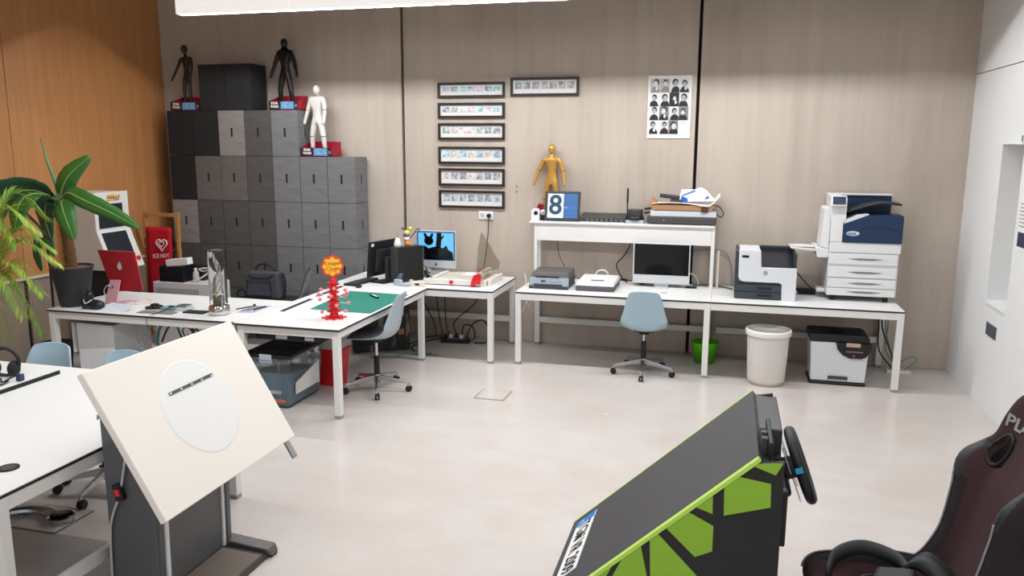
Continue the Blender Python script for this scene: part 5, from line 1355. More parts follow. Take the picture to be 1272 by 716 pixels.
def deckchair():
    t = thing('deckchair', 'folded wooden deckchair with a red printed canvas beside the grey boxes', 'deckchair', (-6.14, 7.68, 0))
    for x, xb in ((-6.38, -6.315), (-5.945, -5.90)):
        MB().hexa([(xb, 7.60, 0), (xb + .036, 7.60, 0), (xb + .036, 7.63, 0), (xb, 7.63, 0)], [(x, 7.72, 1.40), (x + .036, 7.72, 1.40), (x + .036, 7.75, 1.40), (x, 7.75, 1.40)]).build('upright', WOODD, t, bevel=.003)
        MB().hexa([(xb + .05, 7.55, 0), (xb + .078, 7.55, 0), (xb + .078, 7.585, 0), (xb + .05, 7.585, 0)], [(x + .045, 7.66, 1.0), (x + .073, 7.66, 1.0), (x + .073, 7.695, 1.0), (x + .045, 7.695, 1.0)]).build('inner_rail', WOODD, t, bevel=.003)
    MB().box(-6.345, -5.944, 7.715, 7.745, 1.345, 1.388).build('top_bar', WOODD, t, bevel=.004)
    MB().cyl((-6.27, 7.60, .30), (-5.91, 7.60, .30), .014, n=10).build('rung', WOODD, t)
    C_ = mat('red_canvas', (186, 8, 34), .8, var=.08, scale=20)
    MB().grid(lambda u, v: (-6.295 + .33 * v + .05 * u * .5, 7.655 - .06 * u + .008 * math.sin(v * PI), 1.235 - .78 * u), 14, 6).build('canvas', C_, t, smooth=True, solid=.006)
    cv = t.children[-1]
    HS = mat('print_pale_rose', (238, 214, 210), .6)
    def heart(s, cx, cz, y, r):
        pts = []
        for k in range(40):
            a = 2 * PI * k / 40
            hx = 16 * math.sin(a) ** 3; hz = 13 * math.cos(a) - 5 * math.cos(2 * a) - 2 * math.cos(3 * a) - math.cos(4 * a)
            pts.append((cx + hx * s, y, cz + hz * s))
        pts.append(pts[0])
        return MB().tube(pts, r, 5).build('heart_outline', HS, cv)
    heart(.0044, -6.085, 1.045, 7.632, .0075)
    heart(.0023, -6.090, 1.050, 7.632, .0065)
    text('canvas_letters', 'ICE HOT', .062, HS, cv, (-6.09, 7.615, .915), (1, 0, .06), (-.06, .07, 1), .001, squash=.9, bold=.001)
    for i in range(4):
        z = 1.12 - i * .11
        MB().obox((-6.325 + .004 * i, 7.672 - i * .009, z), .012, .010, .006, (.9, 0, -.4), (0, 1, 0), (.4, 0, .9)).build('notch_peg', mat('pale_wood', (214, 184, 146), .6), t)
deckchair()
t = thing('low_cabinet', 'white low cabinet with a grey front panel behind the left desk', 'cabinet', (-5.52, 7.4, 0))
MB().box(-5.885, -5.17, 7.2, 7.53, 0, .705).build('cabinet_body', mat('appliance_white', (206, 204, 202), .45), t, bevel=.006)
MB().box(-5.85, -5.32, 7.195, 7.199, .3, .645).build('front_panel', mat('panel_grey', (166, 166, 168), .5), t)
def mesh_crate():
    x0, x1, y0, y1, z0, z1 = -5.81, -5.52, 7.22, 7.44, .7055, .875
    t = thing('wire_crate', 'black lattice crate on the low white cabinet', 'crate', (-5.66, 7.33, z0))
    MB().box(x0, x1, y0, y1, z0, z0 + .008).build('crate_floor', BLKM, t)
    for k in range(6):
        x = x0 + (x1 - x0 - .012) * k / 5
        MB().box(x, x + .012, y0, y0 + .006, z0 + .008, z1).build('upright_slat', BLK, t)
        MB().box(x, x + .012, y1 - .006, y1, z0 + .008, z1).build('upright_slat', BLK, t)
    for z in (z0 + .03, z0 + .085, z1 - .014):
        MB().box(x0, x1, y0 - .003, y0, z, z + .014).build('cross_slat', BLK, t)
    for xs in (x0, x1 - .006):
        MB().box(xs, xs + .006, y0 + .006, y1 - .006, z0 + .008, z1).build('side_wall', BLK, t)
    MB().box(x0 + .02, x1 - .02, y0 + .02, y1 - .02, z0 + .009, z1 - .03).build('dark_contents', BLKM, t)
mesh_crate()
tag(MB().obox((-5.60, 7.28, .918), .135, .045, .036, (.99, 0, .12), (0, 1, 0), (-.12, 0, .99)).build('white_carton', WPL, None, bevel=.003, loc=(-5.6, 7.28, .88)), 'small white carton lying tilted on the lattice crate', 'box')
tag(MB().lathe([(.03, 0), (.034, .02), (.03, .10), (.016, .12), (.018, .15), (.001, .15)], (-5.42, 7.3, .7055), 16).build('bottle', LGR, None, smooth=True, loc=(-5.42, 7.3, .7055)), 'small pale bottle right of the lattice crate', 'bottle')
tag(MB().obox((-5.44, 7.42, .79), .06, .04, .084).build('dark_speaker', BLK, None, bevel=.01, loc=(-5.44, 7.42, .706)), 'dark boxy speaker behind the pale bottle', 'speaker')
cable('thick white cable curling on the low cabinet behind the trophy', [(-5.42, 7.24, .712), (-5.34, 7.24, .75), (-5.26, 7.25, .80), (-5.20, 7.26, .86), (-5.27, 7.27, .865), (-5.36, 7.28, .85), (-5.32, 7.28, .83), (-5.24, 7.28, .845)], .009, WCABLE)
t = thing('bench', 'low black bench carrying the grey bag behind the left desk', 'bench', (-4.72, 7.6, 0))
MB().box(-5.14, -4.32, 7.46, 7.86, .455, .50).build('bench_seat', BLKM, t, bevel=.006)
for x in (-5.10, -4.40):
    for y in (7.50, 7.78):
        MB().box(x, x + .04, y, y + .04, 0, .455).build('leg', BLK, t)
def bag():
    t = thing('bag', 'dark grey laptop bag with top handle standing against the boxes', 'bag', (-4.81, 7.65, .50))
    BG = mat('bag_fabric', (66, 66, 72), .85, var=.1, scale=30); BP = mat('bag_pocket', (56, 58, 68), .75)
    MB().hexa([(-5.02, 7.57, .5005), (-4.60, 7.57, .5005), (-4.60, 7.74, .5005), (-5.02, 7.74, .5005)], [(-4.99, 7.60, .80), (-4.63, 7.60, .80), (-4.63, 7.72, .80), (-4.99, 7.72, .80)]).build('bag_body', BG, t, bevel=.03, seg=4)
    MB().hexa([(-4.995, 7.55, .53), (-4.70, 7.55, .53), (-4.70, 7.60, .53), (-4.995, 7.60, .53)], [(-4.985, 7.575, .70), (-4.71, 7.575, .70), (-4.71, 7.61, .70), (-4.985, 7.61, .70)]).build('front_pocket', BP, t, bevel=.02, seg=3)
    MB().tube(curve_pts([(-4.99, 7.572, .52), (-4.985, 7.568, .68), (-4.96, 7.568, .705), (-4.73, 7.568, .705), (-4.705, 7.568, .68), (-4.70, 7.572, .52)]), .006, 6).build('pocket_zip', BLKM, t, smooth=True)
    MB().tube(curve_pts([(-4.97, 7.592, .765), (-4.92, 7.588, .735), (-4.76, 7.588, .73), (-4.68, 7.592, .765)]), .006, 6).build('seam', BLKM, t, smooth=True)
    MB().tube(curve_pts([(-4.92, 7.65, .795), (-4.90, 7.65, .845), (-4.84, 7.65, .875), (-4.77, 7.65, .865), (-4.72, 7.65, .835), (-4.67, 7.65, .80)]), [.012] * 41, 8).build('carry_handle', BLKM, t, smooth=True)
    MB().tube(curve_pts([(-4.60, 7.66, .78), (-4.575, 7.66, .70), (-4.58, 7.66, .58), (-4.60, 7.66, .52)]), .012, 6).build('shoulder_strap', BLKM, t, smooth=True)
bag()
tag(MB().torus((-5.09, 7.62, .53), .055, .012, (1, 0, 0), (0, 0, 1), 24, 8).build('headphones', BLKM, None, smooth=True, loc=(-5.1, 7.6, .51)), 'dark strap loop lying left of the grey bag', 'strap')

# ------------------------------------------------------------------ plants
def leaf_mesh(mb, ctrl, width, side, fold=.25, n=18, shape=1.0):
    """a blade around a midrib curve; side = sideways direction, fold = depth of the V"""
    mid = curve_pts(ctrl, max(4, n // (len(ctrl) - 1)))
    side = Vector(side).normalized(); N = len(mid) - 1
    vs, fs = [], []
    for i, p in enumerate(mid):
        u = i / N
        d = (mid[min(i + 1, N)] - mid[max(i - 1, 0)]).normalized()
        s = (side - d * side.dot(d)).normalized(); up = s.cross(d)
        if up.z < 0 and abs(up.z) > .05: up = -up
        w = width * (0.10 if u < .12 else (max(0.02, math.sin(PI * min(1, ((u - .12) / .88) ** .75 * .965 + .03))) ** .5)) * (1 + .035 * math.sin(i * 2.7))
        for q in (-1, -.5, 0, .5, 1):
            vs.append(p + s * w * q + up * w * abs(q) * fold)
    for i in range(N):
        for j in range(4):
            fs.append((i * 5 + j, i * 5 + j + 1, i * 5 + 6 + j, i * 5 + 5 + j))
    return mb.add(vs, fs)
def banana():
    px, py = -5.565, 5.79
    pot = (px, py, DZ)
    t = thing('potted_plant', 'big leaved banana plant in a black pot on the left desk', 'plant', pot)
    MB().lathe([(.001, 0), (.115, 0), (.12, .01), (.168, .33), (.178, .345), (.176, .355), (.165, .355), (.158, .32), (.001, .32)], pot, 36, caps=False).build('pot', mat('pot_charcoal', (44, 46, 50), .6, var=.15, scale=6), t, smooth=True)
    MB().lathe([(.001, .345), (.10, .345), (.158, .335)], pot, 28, caps=False).build('soil', SOIL, t)
    tr = curve_pts([(px, py, DZ + .33), (px - .01, py, 1.28), (px - .035, py, 1.46), (px - .05, py, 1.66)])
    MB().tube(tr, [.05 - .012 * i / (len(tr) - 1) + .004 * math.sin(i * 2.3) for i in range(len(tr))], 14).build('trunk', TRUNK, t, smooth=True)
    cx, cz = px - .05, 1.64
    MB().tube(curve_pts([(cx, py, cz), (cx - .03, py, 1.80), (cx - .10, py, 2.0), (-5.76, py, 2.20)]), [.022 - .016 * i / 24 for i in range(25)], 8).build('rolled_leaf', mat('pale_leaf_spear', (96, 138, 100), .45), t, smooth=True)
    L = [('up right', [(cx, py, cz + .03), (cx + .06, py - .04, 1.76), (-5.42, py - .08, 1.90), (-5.22, py - .05, 2.055)], .088, (.62, .2, -.62), LEAF, .30),
         ('right long', [(cx, py, cz + .03), (-5.42, py - .12, 1.745), (-5.2, py - .2, 1.70), (-4.9, py - .2, 1.585), (-4.66, py - .2, 1.475)], .075, (.3, .15, .9), LEAF, -.25),
         ('lower right', [(cx, py, cz), (-5.48, py - .14, 1.67), (-5.36, py - .24, 1.58), (-5.25, py - .28, 1.37)], .105, (.75, .3, .5), LEAF, -.2),
         ('front', [(cx, py, cz + .03), (-5.68, py - .2, 1.74), (-5.73, py - .32, 1.66), (-5.72, py - .40, 1.44)], .12, (1, .1, .02), LEAF, -.18),
         ('left', [(cx, py, cz + .03), (-5.80, py - .1, 1.76), (-6.05, py - .2, 1.71), (-6.33, py - .3, 1.52)], .16, (.25, -.45, .80), LEAFD, -.2),
         ('back left', [(cx, py, cz), (-5.76, py + .02, 1.68), (-5.82, py + .02, 1.52), (-5.74, py - .02, 1.33)], .085, (.9, .2, .2), LEAFD, -.2),
         ('upper left', [(cx, py, cz), (-5.72, py, 1.75), (-5.90, py, 1.73), (-6.06, py, 1.60)], .11, (.1, -.5, .8), LEAFD, -.25)]
    for nm, ctrl, w, sd, m, fo in L:
        lf = leaf_mesh(MB(), ctrl, w, sd, fo).build('leaf', m, t, smooth=True, solid=.002)
        MB().tube(curve_pts(ctrl, 6), [.012 - .010 * i / (6 * (len(ctrl) - 1)) for i in range(6 * (len(ctrl) - 1) + 1)], 6).build('midrib', mat('leaf_midrib', (138, 170, 96), .5), lf, smooth=True)
banana()
def slim_plant():
    t = thing('potted_plant', 'thin dark stemmed plant behind the palm against the wood wall', 'plant', (-6.08, 6.05, 0))
    MB().lathe([(.001, 0), (.12, 0), (.15, .30), (.14, .30), (.13, .26), (.001, .26)], (-6.08, 6.05, 0), 24, caps=False).build('pot', BLKM, t, smooth=True)
    MB().tube(curve_pts([(-6.08, 6.05, .26), (-6.06, 6.05, .9), (-6.07, 6.05, 1.2), (-6.12, 6.05, 1.38), (-6.3, 6.03, 1.56)]), .012, 8).build('stem', mat('dark_stem', (44, 40, 34), .7), t, smooth=True)
    for c, w, sd in (([(-6.07, 6.05, 1.18), (-6.10, 6.0, 1.30), (-6.12, 5.97, 1.16), (-6.06, 5.95, 1.0)], .05, (.9, .1, .3)), ([(-6.07, 6.05, 1.24), (-6.0, 6.0, 1.34), (-5.95, 5.96, 1.26), (-5.9, 5.95, 1.14)], .045, (.5, .5, .6)), ([(-6.2, 6.03, 1.46), (-6.3, 5.98, 1.6), (-6.4, 5.95, 1.55), (-6.45, 5.93, 1.45)], .06, (.2, .7, .6))):
        leaf_mesh(MB(), c, w, sd, -.2).build('leaf', LEAFD, t, smooth=True, solid=.002)
slim_plant()
def palm():
    bx, by = -5.74, 4.95
    t = thing('potted_palm', 'feathery yellow green palm at the left edge of the room', 'plant', (bx, by, 0))
    MB().lathe([(.001, 0), (.15, 0), (.20, .36), (.19, .36), (.175, .32), (.001, .32)], (bx, by, 0), 28, caps=False).build('pot', mat('palm_pot_white', (200, 198, 194), .5), t, smooth=True)
    MB().lathe([(.001, .325), (.175, .325)], (bx, by, 0), 20, caps=False).build('soil', SOIL, t)
    r = random.Random(4)
    tips = [(-4.96, 4.9, 1.50), (-4.86, 4.95, 1.26), (-4.90, 4.8, 1.05), (-5.05, 4.9, .74), (-5.28, 4.8, .70), (-5.30, 4.8, 1.56), (-5.55, 4.9, 1.62), (-5.0, 4.7, .90), (-4.95, 5.0, 1.36),
            (-6.3, 4.9, 1.4), (-6.2, 4.7, 1.0), (-5.7, 4.4, 1.3), (-5.5, 5.5, 1.55), (-5.2, 4.6, 1.2), (-5.15, 4.85, 1.42), (-5.4, 4.65, .95)]
    for k, (x, y, z) in enumerate(tips):
        b = Vector((bx + r.uniform(-.06, .06), by + r.uniform(-.06, .06), .33)); e = Vector((x, y, z))
        top = max(z, 1.0) + .14 + r.uniform(0, .08)
        m1 = b.lerp(e, .25); m1.z = .33 + (top - .33) * .72
        m2 = b.lerp(e, .62); m2.z = top
        mid = curve_pts([b, m1, m2, e], 12); N = len(mid) - 1
        mb = MB().tube(mid, [.008 - .006 * i / N for i in range(N + 1)], 5)
        f = mb.build('frond_stem', mat('palm_stem', (150, 160, 70), .5), t, smooth=True)
        lm = MB()
        for i in range(int(N * .38), N + 1):
            for h in (0, .5):
                if i == N and h: continue
                p = mid[i] if not h else mid[i].lerp(mid[i + 1], .5)
                d = (mid[min(i + 1, N)] - mid[i - 1]).normalized()
                s = d.cross(Vector((0, 0, 1))).normalized()
                u = (i + h - N * .38) / (N * .62)
                ln = .27 * (1 - .5 * u) * (.6 + .4 * math.sin(PI * min(1, u * 1.2 + .2))) * r.uniform(.8, 1.15)
                for q in (-1, 1):
                    dr = (d * (.85 + .5 * u) + s * q * .8 + Vector((0, 0, .10 + r.uniform(-.16, .16)))).normalized()
                    a = p + dr * ln * .5 + Vector((0, 0, .004)); c = p + dr * ln + Vector((0, 0, -.05 * ln / .27))
                    w = (s * .3 + Vector((0, 0, 1)).cross(dr)).normalized() * .0052
                    lm.m = 1 if r.random() < .3 else 0
                    lm.add([p - w * .4, p + w * .4, a + w, a - w, c], [(0, 1, 2, 3), (3, 2, 4)])
        lf = lm.build('leaflets', [PALM, PALMY], f)
        lf['kind'] = 'stuff'
palm()

# ------------------------------------------------------------------ left foreground desk: board and things on it
t = thing('desk_board', 'white board with a thick black edge lying on the left foreground desk', 'board', (-4.5, 3.3, DZ))
MB().box(-4.99, -3.985, 2.6, 3.975, DZ, DZ + .024).build('black_edge', BLKM, t)
MB().box(-4.987, -3.988, 2.603, 3.972, DZ + .024, DZ + .027).build('white_top', WHITE, t)
BZ = DZ + .0275
t = thing('headphones', 'black over-ear headphones at the left picture edge', 'headphones', (-4.16, 3.74, BZ))
MB().torus((-4.185, 3.77, BZ + .09), .085, .012, (.9, .3, 0), (0, 0, 1), 28, 8).build('headband', BLK, t, smooth=True)
for s, x in ((-1, -4.255), (1, -4.13)):
    MB().ball((x, 3.77 + s * .01, BZ + .05), .03, .042, .05).build('ear_cup', BLKM, t, smooth=True)
tag(MB().box(-4.04, -4.005, 3.70, 3.735, BZ, BZ + .042).build('small_cube', mat('ink_blue_cap', (44, 56, 84), .4), None, bevel=.006, loc=(-4.02, 3.72, BZ)), 'small dark blue cube beside the headphones', 'cube')
tag(MB().obox((-4.09, 3.50, BZ + .016), .08, .05, .016, (.95, .3, 0), (-.3, .95, 0)).build('black_box', BLK, None, bevel=.006, loc=(-4.09, 3.5, BZ)), 'flat black box in front of the headphones', 'box')
cable('black headphone cable coiled on the white board', [(-4.15, 3.70, BZ + .008), (-4.07, 3.64, BZ + .01), (-4.06, 3.70, BZ + .03), (-4.13, 3.68, BZ + .03), (-4.12, 3.60, BZ + .008), (-4.04, 3.60, BZ + .008), (-4.05, 3.66, BZ + .012)], .005, BLKM)
t = thing('cable_spine', 'silver cable spine lying from the floor hatch under the foreground desk', 'cable spine', (-3.9, 3.5, 0))
sp = curve_pts([(-4.3, 3.30, .03), (-4.05, 3.44, .03), (-3.9, 3.56, .03), (-3.78, 3.57, .03), (-3.70, 3.55, .03)], 10)
for i in range(0, len(sp) - 1):
    a, b = sp[i], sp[i + 1]
    MB().cyl(a, a.lerp(b, .82), .027, n=10).build('link', ALU, t)
MB().lathe([(.07, .0055), (.075, .04), (.062, .045), (.058, .0055)], (-3.64, 3.54, 0), 24).build('floor_ring', CHROME, t)

# ------------------------------------------------------------------ information kiosk with the tilted white panel
def kiosk():
    t = thing('info_kiosk', 'grey pedestal kiosk with a large tilted white panel in the foreground', 'kiosk', (-2.62, 3.2, 0))
    KG = mat('kiosk_grey', (84, 86, 90), .32); KP = mat('kiosk_front_grey', (92, 92, 92), .45, var=.05); KL = mat('kiosk_light_cap', (134, 138, 144), .4)
    y0, y1 = 2.97, 3.50
    MB().prism([(-2.785, y0, .0), (-2.515, y0, .0), (-2.495, y0, 1.0), (-2.56, y0, 1.06), (-2.785, y0, .90)], (0, y1 - y0, 0)).build('pedestal', KG, t, bevel=.012, seg=3)
    MB().prism([(-2.79, y0 - .004, .895), (-2.56, y0 - .004, 1.061), (-2.565, y0 - .004, 1.083), (-2.79, y0 - .004, .918)], (0, y1 - y0 + .008, 0)).build('top_cap', KL, t)
    q = lambda y, z, d: Vector((-2.515 + .02 * z + d, y, z))
    def slab(name, ya, yb, za, zb, d0, d1, m):
        return MB().hexa([q(ya, za, d0), q(ya, za, d1), q(yb, za, d1), q(yb, za, d0)], [q(ya, zb, d0), q(ya, zb, d1), q(yb, zb, d1), q(yb, zb, d0)]).build(name, m, t, bevel=.002)
    slab('front_panel', y0 + .055, y1 - .055, .055, .98, .001, .010, KP)
    for ya in (y0 + .034, y1 - .056):
        slab('white_trim', ya, ya + .022, .055, .98, .001, .020, WPL)
    slab('side_post', y1 - .034, y1 - .002, .02, .98, .001, .03, KG)
    slab('side_post', y0 + .002, y0 + .033, .02, .98, .001, .010, KG)
    fp = MB().hexa([(-2.515, y0 - .02, 0), (-2.26, y0 - .02, 0), (-2.26, y1 - .01, 0), (-2.515, y1 - .01, 0)], [(-2.513, y0 - .02, .052), (-2.27, y0 - .02, .040), (-2.27, y1 - .01, .040), (-2.513, y1 - .01, .052)]).build('foot_plate', mat('foot_dark', (70, 66, 64), .5), t, bevel=.004)
    RB = mat('ribbed_rubber', (132, 120, 110), .7)
    for k in range(22):
        x = -2.495 + k * .0102
        z = .0525 - k * .0006
        MB().hexa([(x, y0, z - .001), (x + .006, y0, z - .001), (x + .006, y1 - .07, z - .001), (x, y1 - .07, z - .001)], [(x, y0, z + .005), (x + .006, y0, z + .005), (x + .006, y1 - .07, z + .005), (x, y1 - .07, z + .005)]).build('rib', RB, fp)
    MB().hexa([(-2.535, y1 - .012, 0.012), (-2.235, y1 - .012, .012), (-2.235, y1 + .055, .012), (-2.535, y1 + .055, .012)], [(-2.535, y1 - .04, .085), (-2.25, y1 - .04, .062), (-2.25, y1 + .05, .062), (-2.535, y1 + .05, .085)]).build('end_cap', mat('end_cap_grey', (92, 88, 86), .5), t, bevel=.010)
    MB().box(-2.275, -2.24, y1 - .005, y1 + .05, 0, .03).build('foot_pad', BLK, t, bevel=.005)
    # tilted panel
    T0, B0 = Vector((-2.5, 0, 1.25)), Vector((-2.147, 0, .645))
    d = (B0 - T0); Lp = d.length; d.normalize(); n = Vector((.864, 0, .504))
    F = lambda y, s, h=0.0: Vector((T0.x, y, T0.z)) + d * s + n * h
    PW = mat('panel_ivory', (234, 226, 216), .42)
    MB().hexa([F(2.6, 0, -.034), F(2.6, Lp, -.034), F(3.625, Lp, -.034), F(3.625, 0, -.034)], [F(2.6, 0), F(2.6, Lp), F(3.625, Lp), F(3.625, 0)]).build('tilted_panel', PW, t, bevel=.004)
    pn = t.children[-1]
    ring = []
    cy, cs, R0 = 3.112, .332, .236
    mb = MB(); n_ = 64
    vs = [F(cy + R0 * math.cos(2 * PI * k / n_), cs + R0 * math.sin(2 * PI * k / n_), .0005) for k in range(n_)] + [F(cy + (R0 - .008) * math.cos(2 * PI * k / n_), cs + (R0 - .008) * math.sin(2 * PI * k / n_), .0022) for k in range(n_)]
    mb.add(vs, [(k, (k + 1) % n_, n_ + (k + 1) % n_, n_ + k) for k in range(n_)] + [list(range(n_, 2 * n_))])
    mb.build('round_window', mat('round_opal', (229, 227, 224), .42), pn)
    MB().hexa([F(2.965, .219, .0036), F(2.965, .234, .0036), F(3.285, .230, .0036), F(3.285, .215, .0036)], [F(2.965, .219, .0055), F(2.965, .234, .0055), F(3.285, .230, .0055), F(3.285, .215, .0055)]).build('sensor_strip', mat('sensor_dark', (62, 60, 60), .4), pn)
    for y in (2.975, 3.125, 3.275, 3.05, 3.2):
        MB().hexa([F(y - .006, .222, .0056), F(y - .006, .229, .0056), F(y + .006, .229, .0056), F(y + .006, .222, .0056)], [F(y - .006, .222, .0062), F(y - .006, .229, .0062), F(y + .006, .229, .0062), F(y + .006, .222, .0062)]).build('sensor_mark', INKW, pn)
    # bracket behind the panel
    MB().hexa([(-2.60, 3.12, .95), (-2.44, 3.12, .95), (-2.44, 3.35, .95), (-2.60, 3.35, .95)], [F(3.12, .12, -.036), F(3.12, .42, -.036), F(3.35, .42, -.036), F(3.35, .12, -.036)]).build('tilt_bracket', BLKM, t)
    MB().cyl(F(3.60, .44, -.05), F(3.60, .80, -.05), .016, n=12).build('support_rod', ALU, t)
    # lead with inline switch on the near side
    MB().tube(curve_pts([(-2.62, y0 - .012, .86), (-2.645, y0 - .012, .72), (-2.69, y0 - .012, .55), (-2.745, y0 - .012, .42), (-2.765, y0 - .012, .32), (-2.78, y0 - .012, .05), (-2.79, y0 - .02, .012)]), .006, 6).build('lead', LGR, t, smooth=True)
    MB().obox((-2.69, y0 - .016, .555), .022, .014, .042, (.95, 0, .25), (0, 1, 0), (-.25, 0, .95)).build('inline_switch', BLK, t, bevel=.004)
    MB().obox((-2.688, y0 - .031, .558), .012, .004, .016, (.95, 0, .25), (0, 1, 0), (-.25, 0, .95)).build('rocker', mat('rocker_red', (226, 40, 30), .35), t)
kiosk()

# ------------------------------------------------------------------ driving simulator
def simulator():
    t = thing('driving_simulator', 'black driving simulator body with lime green panels in the foreground', 'simulator', (-.2, 3.04, 0))
    y0, y1 = 2.65, 3.43
    a, b = Vector((.148, 0, 1.15)), Vector((-.605, 0, .453))
    d = (b - a).normalized(); n = Vector((-d.z, 0, d.x)); n = n if n.z > 0 else -n
    L = (b - a).length
    F = lambda s, y, h=0.0: Vector((a.x, y, a.z)) + d * s + n * h
    def plate(name, s0, s1, ya, yb, h0, h1, m, par=t):
        return MB().hexa([F(s0, ya, h0), F(s1, ya, h0), F(s1, yb, h0), F(s0, yb, h0)], [F(s0, ya, h1), F(s1, ya, h1), F(s1, yb, h1), F(s0, yb, h1)]).build(name, m, par)
    hood = plate('hood', 0, L, y0 + .022, y1 - .010, -.022, 0, HOODM)
    plate('green_edge', 0, L, y0 - .004, y0 + .0215, -.011, .002, LIME)
    plate('green_edge', 0, L, y1 - .0095, y1 - .001, -.022, .002, LIME)
    # side boards
    prof = [(.142, 1.128), (.23, 1.145), (.232, .05), (-.60, .05), (-.60, .435)]
    for y, nm in ((y0, 'side_board'), (y1 - .018, 'side_board')):
        sb = MB().prism([(x, y, z) for x, z in prof], (0, .018, 0)).build(nm, BLKCARD, t)
        if y == y0: near = sb
    MB().box(-.60, -.58, y0 + .02, y1 - .02, .05, .41).build('nose_board', BLKCARD, t)
    MB().box(.20, .228, y0 + .02, y1 - .02, .06, 1.0).build('rear_board', BLKCARD, t)
    MB().box(-.58, .20, y0 + .02, y1 - .02, .05, .075).build('floor_board', BLKCARD, t)
    for x in (-.52, .14):
        for y in (y0 + .06, y1 - .06):
            MB().cyl((x, y, 0), (x, y, .05), .025, n=12).build('foot', BLK, t)
    G = [[(.115, 1.128), (.226, 1.142), (.204, 1.098)],
         [(.088, 1.108), (.191, 1.066), (.194, .983), (.045, .935), (.042, 1.066)],
         [(.006, 1.032), (.008, .936), (-.048, .975)],
         [(-.071, .952), (.013, .892), (.013, .799), (-.044, .77), (-.145, .872)],
         [(-.172, .848), (-.036, .702), (.02, .62), (-.11, .50), (-.19, .60), (-.2, .82)],
         [(-.23, .796), (-.206, .676), (-.22, .56), (-.37, .56), (-.296, .728)],
         [(-.405, .63), (-.33, .695), (-.42, .50), (-.47, .47), (-.50, .52)],
         [(-.56, .47), (-.50, .43), (-.56, .30)], [(.0, .56), (.18, .40), (.18, .20), (.05, .14), (-.08, .42)], [(-.15, .40), (-.05, .12), (-.30, .12), (-.28, .42)]]
    for g in G:
        if g[0][0] < .11: g = [(x, min(z, 1.15 + (x - .148) * .9257 - .015)) for x, z in g]
        MB().prism([(x, y0 - .0022, z) for x, z in g], (0, .002, 0)).build('green_panel', GREENW, near)
    # registration plate on the hood
    p = plate('number_plate', .872, .985, 2.84, 3.36, .0006, .003, INKW, hood)
    plate('blue_band', .874, .983, 3.30, 3.358, .0031, .0036, PLATEBLUE, hood)
    xd, yd = Vector((0, -1, 0)), -d
    text('plate_letters', 'TGM VR 2009', .098, INK, hood, F(.9285, 3.075, .0040), xd, yd, .0005, squash=.78, bold=.0012)
    text('band_letter', 'D', .032, INKW, hood, F(.955, 3.335, .0042), xd, yd, .0004)
    for y, m in ((3.158, mat('seal_green', (150, 180, 110), .5)), ):
        MB().cyl(F(.905, y, .0032), F(.905, y, .0046), .012, n=14).build('plate_seal', m, hood)
    MB().cyl(F(.945, 3.158, .0032), F(.945, 3.158, .0046), .012, n=14).build('plate_seal', INK, hood)
    # dash and screen behind the hood
    MB().box(.15, .245, 3.0, y1 - .012, .98, 1.135).build('screen_housing', mat('dash_grey', (62, 60, 62), .45, var=.1), t, bevel=.006)
    MB().box(.156, .196, y0 + .03, 2.99, 1.02, 1.13).build('dash_shelf', BLKCARD, t)
    for y in (2.74, 2.80):
        MB().box(.158, .18, y, y + .03, 1.12, 1.19).build('extrusion_rail', DGR, t, bevel=.003)
    MB().box(.180, .195, 2.70, 2.96, 1.08, 1.19).build('screen_bracket', BLK, t, bevel=.004)
    # wheel base and wheel
    wc = Vector((.318, 3.03, .995))
    up = Vector((-.360, 0, .933)); nx = Vector((.933, 0, .36)); sy = Vector((0, 1, 0))
    MB().obox(wc - nx * .115, .055, .075, .085, nx, sy, up).build('wheel_base', BLK, t, bevel=.015)
    MB().box(.16, .25, 2.72, 2.90, .82, 1.02).build('base_clamp', BLKM, t, bevel=.01)
    MB().obox((.215, 2.70, .93), .035, .02, .10).build('clamp_arm', BLK, t, bevel=.006)
    MB().cyl(wc - nx * .062, wc + nx * .004, .042, n=20).build('wheel_hub', DGR, t, bevel=.004)
    w = MB().torus(wc, .128, .0205, up, sy, 48, 12).build('rim', mat('wheel_leather', (34, 35, 38), .5), t, smooth=True)
    MB().obox(wc + nx * -.004, .006, .115, .016, nx, sy, up).obox(wc - up * .06, .006, .016, .055, nx, sy, up).build('spokes', DGR, t, bevel=.003)
    MB().obox(wc - sy * .142 + up * .036 - nx * .004, .013, .008, .010, nx, (sy * .96 - up * .27), (up * .96 + sy * .27)).build('blue_marker', mat('marker_cyan', (30, 160, 205), .4), w)
    for s in (-1, 1):
        for q in (-1, 1):
            MB().obox(wc - nx * .038 + sy * s * .07 + up * .055 * q, .002, .022, .045, (nx + up * .12 * q).normalized(), sy, up).build('paddle', CHROME, w, bevel=.001)
simulator()

